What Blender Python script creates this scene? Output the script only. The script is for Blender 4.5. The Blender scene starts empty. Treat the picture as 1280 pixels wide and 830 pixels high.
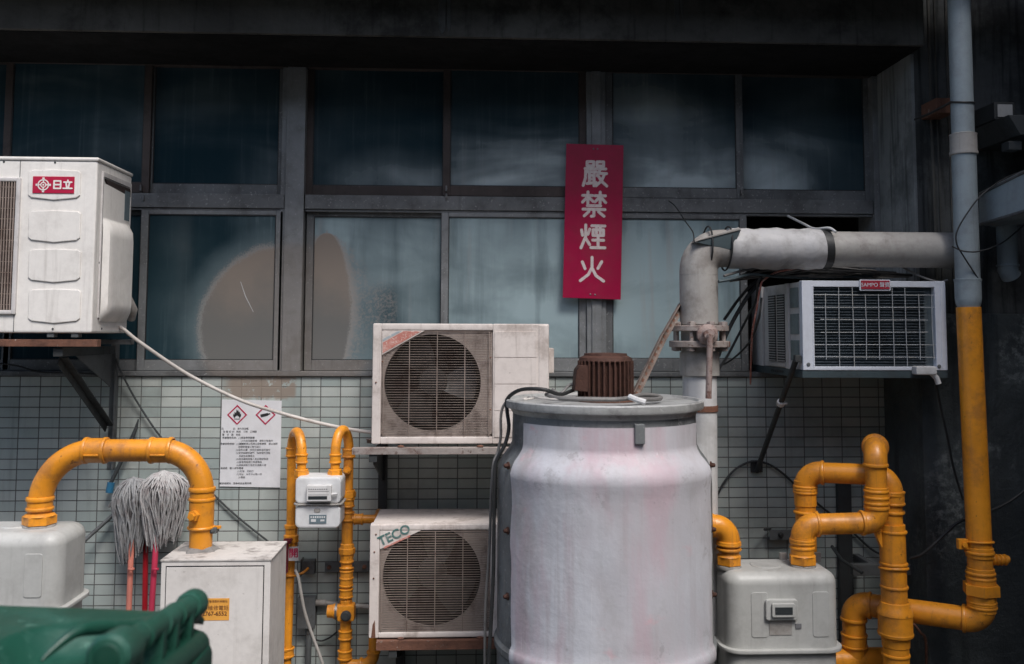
import bpy, bmesh, math, random
from mathutils import Vector, Matrix
random.seed(7)
PI = math.pi
SC = bpy.context.scene
COL = SC.collection

# ------------------------------------------------------------------ camera
F = 1150.0                      # focal length in photo pixels (photo 1280 x 830)
CAM = Vector((0.0, -4.6, 1.75))
PITCH, YAW, ROLL = 4.1, 2.6, -0.2
CXP, CYP = 640.0, 333.0
ROT = (Matrix.Rotation(math.radians(-YAW), 3, 'Z') @ Matrix.Rotation(math.radians(90 + PITCH), 3, 'X')
       @ Matrix.Rotation(math.radians(-ROLL), 3, 'Z'))


def W(px, py, d=0.0):
    """point seen at photo pixel (px,py) that stands d metres in front of the tiled wall"""
    r = ROT @ Vector(((px - CXP) / F, -(py - CYP) / F, -1.0))
    t = (-d - CAM.y) / r.y
    return CAM + r * t


def S(d):
    return F / (4.6 - d)         # pixels per metre at depth d


cam = bpy.data.cameras.new('camera')
co = bpy.data.objects.new('camera', cam)
COL.objects.link(co)
co.matrix_world = Matrix.Translation(CAM) @ ROT.to_4x4()
cam.sensor_width = 36
cam.lens = 36 * F / 1280
cam.shift_y = -(415 - CYP) / 1280
cam.clip_end = 200
cam.clip_start = 0.05
cam.dof.use_dof = True
cam.dof.focus_distance = 3.9
cam.dof.aperture_fstop = 2.4
SC.camera = co

# ------------------------------------------------------------------ materials


def new_mat(name):
    m = bpy.data.materials.new(name)
    m.use_nodes = True
    nt = m.node_tree
    for n in list(nt.nodes):
        nt.nodes.remove(n)
    out = nt.nodes.new('ShaderNodeOutputMaterial')
    p = nt.nodes.new('ShaderNodeBsdfPrincipled')
    nt.links.new(p.outputs[0], out.inputs[0])
    return m, nt, p


class NT:
    def __init__(s, nt):
        s.nt = nt
        g = nt.nodes.new('ShaderNodeNewGeometry')
        s.pos = g.outputs['Position']

    def link(s, a, b):
        s.nt.links.new(a, b)

    def val(s, v, sock):
        if hasattr(v, 'is_linked') or hasattr(v, 'links'):
            s.nt.links.new(v, sock)
        else:
            sock.default_value = v

    def mapping(s, scale=(1, 1, 1), loc=(0, 0, 0), vec=None):
        n = s.nt.nodes.new('ShaderNodeMapping')
        n.inputs['Scale'].default_value = scale
        n.inputs['Location'].default_value = loc
        s.link(vec or s.pos, n.inputs['Vector'])
        return n.outputs[0]

    def noise(s, scale, detail=6, rough=.6, vec=None, dist=0.0):
        n = s.nt.nodes.new('ShaderNodeTexNoise')
        n.inputs['Scale'].default_value = scale
        n.inputs['Detail'].default_value = detail
        n.inputs['Roughness'].default_value = rough
        n.inputs['Distortion'].default_value = dist
        s.link(vec or s.pos, n.inputs['Vector'])
        return n.outputs['Fac']

    def ramp(s, fac, a, b, va=0.0, vb=1.0, smooth=True):
        n = s.nt.nodes.new('ShaderNodeMapRange')
        n.interpolation_type = 'SMOOTHSTEP' if smooth else 'LINEAR'
        n.inputs['From Min'].default_value = a
        n.inputs['From Max'].default_value = b
        n.inputs['To Min'].default_value = va
        n.inputs['To Max'].default_value = vb
        s.val(fac, n.inputs['Value'])
        return n.outputs[0]

    def math(s, op, a, b=0.0, clamp=False):
        n = s.nt.nodes.new('ShaderNodeMath')
        n.operation = op
        n.use_clamp = clamp
        s.val(a, n.inputs[0])
        s.val(b, n.inputs[1])
        return n.outputs[0]

    def mix(s, fac, a, b):
        n = s.nt.nodes.new('ShaderNodeMix')
        n.data_type = 'RGBA'
        s.val(fac, n.inputs['Factor'])
        for v, k in ((a, 6), (b, 7)):
            if isinstance(v, tuple):
                v = v + (1,) if len(v) == 3 else v
            s.val(v, n.inputs[k])
        return n.outputs[2]

    def mixf(s, fac, a, b):
        n = s.nt.nodes.new('ShaderNodeMix')
        s.val(fac, n.inputs['Factor'])
        s.val(a, n.inputs[2])
        s.val(b, n.inputs[3])
        return n.outputs[0]

    def bump(s, h, strength=.3, dist=.01, normal=None):
        n = s.nt.nodes.new('ShaderNodeBump')
        n.inputs['Strength'].default_value = strength
        n.inputs['Distance'].default_value = dist
        s.link(h, n.inputs['Height'])
        if normal is not None:
            s.link(normal, n.inputs['Normal'])
        return n.outputs[0]

    def dist2(s, cx, cz, sx=1.0, sz=1.0):
        """distance from the world point (cx,cz) in the wall plane, scaled"""
        v = s.mapping((1 / sx, 0, 1 / sz), (-cx / sx, 0, -cz / sz))
        n = s.nt.nodes.new('ShaderNodeVectorMath')
        n.operation = 'LENGTH'
        s.link(v, n.inputs[0])
        return n.outputs['Value']


STAIN = (0.30, 0.235, 0.185)


def stain_mask(n):
    """the tan overspray on the left windows, the mullion and the tiles"""
    c = W(356, 412)
    e = W(352, 305)
    R = e.z - c.z
    wob = n.math('MULTIPLY', n.math('SUBTRACT', n.noise(5, 6, .6), .5), .10)
    sp = n.math('MULTIPLY', n.math('SUBTRACT', n.noise(170, 3, .6), .5), .16)
    d1 = n.math('ADD', n.math('ADD', n.dist2(c.x, c.z, R, R), wob), sp)
    m1 = n.ramp(d1, 1.07, .94)
    return m1


def weathered(name, base, rough=.5, metal=0.0, dirt=(.05, .045, .04), d_amt=.35, d_scale=5, streak=.35,
              speck=.3, speck_col=(.06, .035, .02), bump=.15, bscale=60, spec=.5, var=.12, stain=False, streak_lo=.54,
              coat=0.0, speck_scale=45, speck_lo=.66):
    m, nt, p = new_mat(name)
    n = NT(nt)
    c = n.mix(n.ramp(n.noise(2.3, 5), .3, .7), tuple(x * (1 - var) for x in base), tuple(min(1, x * (1 + var)) for x in base))
    mott = n.ramp(n.noise(38, 6, .7), .40, .66)
    c = n.mix(n.math('MULTIPLY', mott, .16), c, tuple(x * .62 + y * .1 for x, y in zip(base, dirt)))
    big = n.ramp(n.noise(d_scale, 9, .70), .46, .66)
    c = n.mix(n.math('MULTIPLY', big, d_amt), c, dirt)
    st = n.ramp(n.noise(1, 7, .62, n.mapping((26, 26, 1.7))), streak_lo, streak_lo + .2)
    c = n.mix(n.math('MULTIPLY', st, streak), c, dirt)
    sp = n.ramp(n.noise(speck_scale, 5, .65), speck_lo, speck_lo + .07)
    c = n.mix(n.math('MULTIPLY', sp, speck), c, speck_col)
    if stain:
        c = n.mix(n.math('MULTIPLY', stain_mask(n), .28), c, STAIN)
    n.link(c, p.inputs['Base Color'])
    r = n.math('ADD', n.math('MULTIPLY', n.math('ADD', big, st), .14), n.math('ADD', rough, n.math('MULTIPLY', n.math('SUBTRACT', n.noise(14, 4), .5), .18)), True)
    n.link(r, p.inputs['Roughness'])
    p.inputs['Metallic'].default_value = metal
    p.inputs['Specular IOR Level'].default_value = spec
    if coat:
        p.inputs['Coat Weight'].default_value = coat
        p.inputs['Coat Roughness'].default_value = .25
    h = n.math('ADD', n.noise(bscale, 6, .6), n.math('MULTIPLY', sp, -.4))
    h = n.math('ADD', h, n.math('MULTIPLY', n.noise(7, 3), 1.2))
    n.link(n.bump(h, bump, .006), p.inputs['Normal'])
    return m


MAT = {}
MAT['orange'] = weathered('orange paint', (.74, .285, .02), .36, 0, (.25, .10, .03), .55, 7, .45, .65, (.13, .05, .015), .2, 60, .5, .16, coat=.1, speck_scale=30, speck_lo=.63)
MAT['white'] = weathered('aged white enamel', (.66, .60, .565), .42, 0, (.22, .165, .135), .55, 5, .5, .5, (.10, .05, .03), .06, 60, .45, .06, speck_scale=38, speck_lo=.69)
MAT['white2'] = weathered('white enamel', (.76, .735, .70), .38, 0, (.22, .19, .16), .22, 4, .3, .35, (.10, .07, .05), .05, 50, .45, .04, speck_lo=.7)
MAT['cabinet'] = weathered('cabinet paint', (.66, .63, .60), .5, 0, (.25, .22, .19), .3, 4, .2, .3, (.12, .09, .07), .07, 40, .4, .05)
MAT['cabtop'] = weathered('dirty cabinet top', (.55, .52, .49), .65, 0, (.12, .10, .09), .75, 11, .1, .6, (.09, .06, .05), .2, 50, .3, .1)
MAT['grille'] = weathered('dusty grille wire', (.29, .235, .205), .6, 0, (.10, .06, .045), .6, 9, .3, .7, (.12, .05, .03), .1, 90, .3, .15)
MAT['grillebk'] = weathered('greasy grille backing', (.44, .375, .335), .6, 0, (.09, .06, .05), .6, 12, .3, .7, (.07, .04, .03), .3, 160, .3, .15)
MAT['fan'] = weathered('grey fan plastic', (.030, .027, .025), .5, 0, (.025, .018, .015), .5, 7, .3, .5, (.05, .03, .02), .05, 60)
MAT['shroud'] = weathered('rusted fan interior', (.020, .010, .008), .8, 0, (.008, .005, .004), .5, 12, .3, .8, (.12, .022, .014), .3, 60)
MAT['rust'] = weathered('rusted steel', (.16, .075, .05), .8, .0, (.05, .03, .025), .6, 9, .4, .6, (.36, .31, .28), .5, 55, .3, .2, speck_lo=.62)
MAT['motor'] = weathered('brown rusted cast iron', (.062, .028, .020), .75, 0, (.025, .014, .012), .6, 14, .3, .6, (.16, .08, .05), .5, 70, .3, .2, speck_lo=.6)
MAT['steel'] = weathered('dull grey steel', (.12, .13, .135), .55, .2, (.05, .04, .035), .5, 6, .4, .5, (.12, .06, .04), .2, 50, .4, .12)
MAT['darksteel'] = weathered('dark grey steel', (.045, .05, .052), .55, .1, (.02, .016, .014), .4, 6, .3, .5, (.12, .07, .05), .15, 50, .4, .12)
MAT['shelf'] = weathered('chipped shelf steel', (.33, .29, .27), .65, .1, (.12, .06, .045), .7, 13, .4, .8, (.10, .05, .035), .3, 70, .35, .15, speck_lo=.58)
MAT['meter'] = weathered('meter grey paint', (.44, .445, .43), .42, 0, (.19, .18, .17), .3, 4, .25, .2, (.14, .12, .1), .05, 40, .45, .05)
MAT['meterw'] = weathered('small meter paint', (.62, .63, .64), .4, 0, (.3, .29, .28), .25, 6, .2, .2, (.2, .18, .15), .04, 40, .45, .05)
MAT['galv'] = weathered('grey painted pipe', (.36, .345, .325), .5, .0, (.12, .095, .08), .5, 5, .35, .5, (.13, .09, .07), .2, 45, .45, .12)
MAT['wrap'] = weathered('grey wrapped insulation', (.45, .445, .45), .55, 0, (.20, .19, .18), .5, 9, .1, .4, (.10, .09, .08), .6, 16, .4, .12)
MAT['pvc'] = weathered('blue grey pvc', (.28, .33, .355), .42, 0, (.14, .14, .14), .35, 5, .4, .3, (.1, .1, .1), .04, 30, .5, .08)
MAT['pvcw'] = weathered('pale pvc', (.60, .60, .60), .45, 0, (.25, .24, .22), .35, 5, .3, .3, (.2, .15, .12), .04, 30, .5, .06)
MAT['black'] = weathered('black rubber', (.018, .019, .02), .5, 0, (.05, .05, .05), .3, 20, .2, .3, (.06, .06, .06), .1, 60)
MAT['cablegrey'] = weathered('grey cable sheath', (.16, .155, .15), .5, 0, (.06, .05, .05), .4, 20, .1, .3, (.25, .22, .2), .1, 60)
MAT['hose'] = weathered('off white drain hose', (.50, .47, .44), .5, 0, (.2, .17, .15), .5, 9, .1, .3, (.5, .25, .12), .1, 60)
MAT['green'] = weathered('green bin plastic', (.009, .066, .042), .42, 0, (.03, .11, .08), .5, 6, .35, .6, (.07, .17, .13), .15, 70, .5, .2, speck_scale=24, speck_lo=.62)
MAT['greend'] = weathered('dark green bin plastic', (.004, .042, .026), .4, 0, (.006, .05, .03), .4, 6, .1, .2, (.02, .06, .05), .1, 70)
MAT['sign'] = weathered('crimson sign enamel', (.36, .003, .050), .38, 0, (.25, .01, .035), .4, 4, .3, .25, (.5, .2, .25), .05, 40, .4, .12, speck_scale=48, speck_lo=.70)
MAT['signw'] = weathered('chipped white sign paint', (.74, .66, .64), .55, 0, (.55, .28, .30), .35, 40, .0, .4, (.5, .1, .14), .05, 60, .3, .05, speck_scale=160, speck_lo=.6)
MAT['logo'] = weathered('crimson badge', (.42, .012, .05), .35, 0, (.3, .02, .04), .2, 8, .1, .1, (.5, .2, .2), .02, 40)
MAT['badge'] = weathered('faded red badge', (.33, .02, .04), .45, 0, (.15, .02, .02), .4, 12, .1, .2, (.3, .1, .1), .02, 40)
MAT['paper'] = weathered('laminated notice', (.74, .745, .77), .4, 0, (.6, .6, .6), .3, 3, .1, .05, (.4, .4, .4), .02, 20)
MAT['ink'] = weathered('black ink', (.02, .02, .022), .5, 0, (.03, .03, .03), .1, 5, 0, 0)
MAT['inkgrey'] = weathered('grey print', (.16, .16, .17), .5, 0, (.1, .1, .1), .1, 5, 0, 0)
MAT['inkred'] = weathered('red print', (.45, .012, .07), .5, 0, (.4, .02, .05), .1, 5, 0, 0)
MAT['sticker'] = weathered('amber sticker', (.70, .33, .06), .5, 0, (.6, .28, .06), .3, 14, .1, .1, (.5, .3, .1), .02, 20)
MAT['brownink'] = weathered('brown print', (.13, .05, .02), .5, 0, (.1, .05, .02), .1, 5, 0, 0)
MAT['teal'] = weathered('faded teal print', (.07, .16, .15), .5, 0, (.3, .3, .28), .5, 40, 0, .4, (.5, .48, .45), .02, 40, speck_lo=.6)
MAT['salmon'] = weathered('faded red stripe', (.46, .17, .135), .55, 0, (.6, .45, .4), .5, 30, 0, .7, (.62, .55, .5), .05, 60, speck_scale=120, speck_lo=.55)
MAT['paleblue'] = weathered('faded blue stripe', (.33, .38, .41), .55, 0, (.6, .55, .5), .5, 30, 0, .5, (.62, .55, .5), .05, 60, speck_scale=120, speck_lo=.58)
MAT['mop'] = weathered('grey mop yarn', (.37, .365, .365), .9, 0, (.16, .10, .10), .5, 25, .3, .2, (.1, .1, .1), .1, 90, .1, .25)
MAT['mopd'] = weathered('dark grey mop yarn', (.25, .255, .262), .9, 0, (.10, .06, .06), .5, 25, .3, .2, (.1, .1, .1), .1, 90, .1, .25)
MAT['salmonstick'] = weathered('salmon mop handle', (.58, .20, .15), .45, 0, (.4, .15, .12), .4, 9, .1, .1)
MAT['redstick'] = weathered('red handle', (.40, .008, .018), .4, 0, (.25, .01, .02), .4, 9, .1, .1)
MAT['pinkstick'] = weathered('crimson pink handle', (.50, .035, .085), .45, 0, (.35, .05, .07), .4, 9, .1, .1)
MAT['lever'] = weathered('maroon lever', (.10, .008, .016), .4, 0, (.05, .01, .01), .4, 9, .1, .2)
MAT['blueclip'] = weathered('blue plastic', (.02, .13, .24), .45, 0, (.02, .06, .09), .4, 20, .1, .1)
MAT['bluelabel'] = weathered('slate label', (.12, .165, .19), .5, 0, (.08, .1, .11), .3, 8, .1, .1)
MAT['darkpan'] = weathered('dark teal sheet steel', (.06, .085, .095), .45, .2, (.03, .03, .03), .4, 9, .3, .4, (.15, .15, .15), .08, 50)
MAT['fins'] = weathered('condenser fins', (.11, .14, .155), .5, .3, (.015, .016, .018), .5, 6, .4, .2, (.1, .1, .1), .1, 50)
MAT['finedge'] = weathered('condenser fin edge', (.15, .18, .205), .5, .4, (.04, .045, .05), .6, 6, .4, .2)
MAT['mesh'] = weathered('grey green vent mesh', (.20, .245, .245), .6, .1, (.09, .10, .10), .4, 9, .3, .3, (.3, .3, .3), .3, 140)
MAT['aczw'] = weathered('cool white frame', (.60, .63, .69), .4, 0, (.3, .29, .3), .2, 6, .25, .2, (.25, .2, .2), .04, 40)
MAT['acside'] = weathered('dull ivory sheet', (.56, .54, .53), .45, 0, (.18, .16, .15), .35, 6, .3, .3, (.15, .1, .08), .05, 40)
MAT['wire'] = weathered('pale wire guard', (.40, .42, .44), .45, 0, (.45, .36, .16), .2, 4, .2, .2)
MAT['frame'] = weathered('dirty aluminium frame', (.165, .172, .175), .5, .25, (.05, .049, .048), .55, 5, .4, .6, (.42, .42, .42), .15, 60, .4, .2, stain=True, speck_scale=80, speck_lo=.595)
MAT['framel'] = weathered('worn aluminium frame', (.23, .24, .245), .5, .25, (.085, .084, .082), .5, 5, .4, .6, (.4, .4, .4), .15, 60, .4, .2, stain=True, speck_scale=80, speck_lo=.595)
MAT['framed'] = weathered('brown grimy frame', (.07, .055, .05), .5, .2, (.035, .03, .028), .5, 5, .4, .5, (.25, .22, .21), .12, 60, .4, .2)
MAT['concrete_dark'] = weathered('black grimed concrete', (.085, .083, .076), .85, 0, (.014, .014, .014), .7, 3, .6, .4, (.12, .115, .105), .6, 14, .3, .3)
MAT['concrete_mid'] = weathered('stained concrete', (.080, .084, .084), .85, 0, (.016, .018, .018), .75, 2.2, .8, .3, (.2, .2, .19), .6, 16, .3, .25, streak_lo=.46)
MAT['concrete_moss'] = weathered('damp blackened concrete', (.050, .060, .062), .7, 0, (.008, .011, .012), .85, 2.6, .5, .5, (.13, .145, .14), 1.0, 9, .3, .35, speck_lo=.52, speck_scale=9)
MAT['reveal'] = weathered('rain washed grey render', (.25, .265, .265), .85, 0, (.05, .055, .055), .6, 2.2, .75, .3, (.3, .3, .29), .6, 16, .3, .2, streak_lo=.48)
MAT['leverrust'] = weathered('pitted rusty lever', (.33, .26, .24), .7, .1, (.16, .07, .045), .75, 16, .3, .7, (.12, .05, .035), .4, 60, .3, .2, speck_lo=.55)


def moss_mat():
    m, nt, p = new_mat('damp blackened concrete')
    n = NT(nt)
    c = n.mix(n.ramp(n.noise(1.6, 6, .6), .35, .65), (.030, .037, .039), (.085, .10, .103))
    patch = n.math('MULTIPLY', n.ramp(n.noise(2.4, 7, .62, n.mapping((1, 1, .7), (4, 0, 2))), .50, .62), n.ramp(n.noise(26, 9, .75), .45, .62))
    c = n.mix(n.math('MULTIPLY', patch, .75), c, (.25, .27, .265))
    st = n.ramp(n.noise(1, 8, .62, n.mapping((13, 13, 1.0))), .5, .7)
    c = n.mix(n.math('MULTIPLY', st, .7), c, (.012, .016, .018))
    n.link(c, p.inputs['Base Color'])
    n.link(n.ramp(n.noise(5, 6), .35, .65, .45, .85), p.inputs['Roughness'])
    h = n.math('ADD', n.noise(6, 9, .7), n.math('MULTIPLY', n.noise(45, 6, .7), .3))
    n.link(n.bump(h, .9, .02), p.inputs['Normal'])
    return m


MAT['concrete_moss'] = moss_mat()
MAT['painted_shade'] = weathered('soot blackened concrete', (.011, .011, .011), .9, 0, (.006, .006, .006), .6, 4, .3, .2, (.03, .03, .028), .4, 16, .2, .3)  # near-black colour that stands in for the shade under the beam
MAT['straprust'] = weathered('dull brown stained steel', (.19, .15, .13), .75, .1, (.08, .05, .04), .7, 16, .3, .7, (.33, .31, .29), .4, 60, .3, .2, speck_lo=.6)
MAT['asphalt'] = weathered('alley concrete', (.052, .052, .05), .85, 0, (.03, .03, .03), .6, 1.5, .1, .4, (.09, .09, .085), .5, 30)
MAT['brass'] = weathered('tarnished brass', (.20, .14, .06), .4, .7, (.06, .04, .03), .5, 30, .1, .3)
MAT['chrome'] = weathered('dull bolt steel', (.22, .22, .22), .4, .7, (.08, .06, .05), .5, 30, .1, .4)
MAT['screen'] = weathered('meter window', (.03, .036, .04), .12, 0, (.05, .05, .05), .2, 30, .1, .1)
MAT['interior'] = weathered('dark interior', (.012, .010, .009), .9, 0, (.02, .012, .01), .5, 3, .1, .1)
MAT['lampglass'] = weathered('floodlight glass', (.42, .42, .41), .25, 0, (.25, .25, .24), .3, 20, .1, .1)
MAT['mortar'] = weathered('grey mortar', (.22, .21, .20), .9, 0, (.1, .1, .1), .5, 20, 0, .4, (.3, .3, .3), .6, 60)
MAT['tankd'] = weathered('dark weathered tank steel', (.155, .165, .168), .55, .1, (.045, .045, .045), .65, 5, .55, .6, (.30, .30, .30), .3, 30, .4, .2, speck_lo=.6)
MAT['rim'] = weathered('worn grey rim', (.37, .375, .37), .5, .15, (.09, .085, .08), .6, 8, .3, .6, (.45, .45, .44), .35, 40, .4, .15, speck_lo=.62)


def tank_paint():
    m, nt, p = new_mat('peeling pinkish white tank paint')
    n = NT(nt)
    c = n.mix(n.ramp(n.noise(2.2, 6, .6, n.mapping((1, 1, .55))), .38, .62), (.41, .395, .42), (.52, .525, .56))
    pk = n.ramp(n.noise(1, 7, .62, n.mapping((6, 6, 1.3), (3.1, 0, .7))), .45, .66)
    c = n.mix(n.math('MULTIPLY', pk, .65), c, (.44, .30, .34))
    pb = n.ramp(n.noise(6, 4, .5, n.mapping((1, 1, 1.6), (5, 2, 1))), .66, .74)
    c = n.mix(n.math('MULTIPLY', pb, .5), c, (.62, .28, .31))
    gr = n.ramp(n.noise(3.1, 8, .68, n.mapping((1, 1, .42), (1.7, 0, 0))), .46, .68)
    c = n.mix(n.math('MULTIPLY', gr, .75), c, (.30, .285, .285))
    st = n.ramp(n.noise(1, 8, .6, n.mapping((30, 30, 1.1))), .50, .72)
    c = n.mix(n.math('MULTIPLY', st, .5), c, (.34, .30, .31))
    ch = n.ramp(n.noise(34, 6, .7), .66, .72)
    c = n.mix(n.math('MULTIPLY', ch, .5), c, (.22, .2, .2))
    fl = n.math('MULTIPLY', n.ramp(n.noise(13, 9, .72), .575, .59), n.ramp(n.noise(2.2, 4, .6, n.mapping((1, 1, .6), (2, 7, 1))), .46, .58))
    c = n.mix(n.math('MULTIPLY', fl, .55), c, (.27, .25, .255))
    scr = n.ramp(n.noise(1, 4, .5, n.mapping((120, 120, 4), (1, 0, 0))), .70, .72)
    c = n.mix(n.math('MULTIPLY', scr, .35), c, (.66, .64, .65))
    bl = n.ramp(n.noise(1.5, 4, .55, n.mapping((1, 1, .5), (9, 0, 4))), .45, .65)
    c = n.mix(n.math('MULTIPLY', bl, .35), c, (.47, .52, .58))
    n.link(c, p.inputs['Base Color'])
    n.link(n.ramp(n.noise(8, 5), .3, .7, .42, .62), p.inputs['Roughness'])
    h = n.math('ADD', n.noise(5, 5), n.math('MULTIPLY', n.noise(40, 5), .25))
    n.link(n.bump(h, .25, .012), p.inputs['Normal'])
    return m


MAT['tankw'] = tank_paint()


def tile_mat():
    m, nt, p = new_mat('grey green glazed tile')
    n = NT(nt)
    sp = nt.nodes.new('ShaderNodeSeparateXYZ')
    n.link(n.pos, sp.inputs[0])
    cb = nt.nodes.new('ShaderNodeCombineXYZ')
    wob = n.math('MULTIPLY', n.math('SUBTRACT', n.noise(3.5, 2), .5), .0022)
    n.link(n.math('ADD', sp.outputs[0], n.math('ADD', 50.043, wob)), cb.inputs[0])
    n.link(n.math('ADD', sp.outputs[2], n.math('ADD', 50.01, wob)), cb.inputs[1])
    b = nt.nodes.new('ShaderNodeTexBrick')
    b.offset = 0
    b.squash = 1
    b.inputs['Scale'].default_value = 1
    b.inputs['Brick Width'].default_value = .0965
    b.inputs['Row Height'].default_value = .0497
    b.inputs['Mortar Size'].default_value = .0026
    b.inputs['Mortar Smooth'].default_value = .25
    b.inputs['Bias'].default_value = 0
    b.inputs['Color1'].default_value = (.45, .485, .46, 1)
    b.inputs['Color2'].default_value = (.33, .385, .37, 1)
    b.inputs['Mortar'].default_value = (.10, .10, .096, 1)
    n.link(cb.outputs[0], b.inputs['Vector'])
    c = b.outputs['Color']
    gr = n.ramp(n.noise(2.2, 8, .65), .45, .72)
    c = n.mix(n.math('MULTIPLY', gr, .5), c, (.15, .16, .15))
    st = n.ramp(n.noise(1, 7, .6, n.mapping((16, 16, 1.2))), .54, .74)
    c = n.mix(n.math('MULTIPLY', st, .32), c, (.11, .115, .11))
    ch = n.ramp(n.noise(28, 6, .7), .685, .72)
    c = n.mix(n.math('MULTIPLY', ch, .45), c, (.40, .39, .36))
    # tan overspray that reaches the two top rows left of the middle window
    a = W(292, 482)
    bb = W(372, 500)
    mx = n.math('MULTIPLY', n.ramp(sp.outputs[0], a.x - .08, a.x), n.ramp(sp.outputs[0], bb.x, bb.x - .02))
    mz = n.ramp(n.math('ADD', sp.outputs[2], n.math('MULTIPLY', n.math('SUBTRACT', n.noise(8, 7, .7), .5), .12)), bb.z - .005, bb.z + .02)
    chip = n.ramp(n.noise(19, 7, .72), .60, .56)
    mk = n.math('MULTIPLY', n.math('MULTIPLY', mx, mz), chip)
    c = n.mix(n.math('MULTIPLY', mk, .9), c, (.27, .22, .18))
    n.link(c, p.inputs['Base Color'])
    n.link(n.math('ADD', n.ramp(n.noise(6, 5), .3, .7, .30, .5), n.math('MULTIPLY', b.outputs['Fac'], .4), True), p.inputs['Roughness'])
    h = n.math('SUBTRACT', n.math('MULTIPLY', n.noise(11, 3), .25), b.outputs['Fac'])
    n.link(n.bump(h, .7, .003), p.inputs['Normal'])
    return m


MAT['tile'] = tile_mat()


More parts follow.
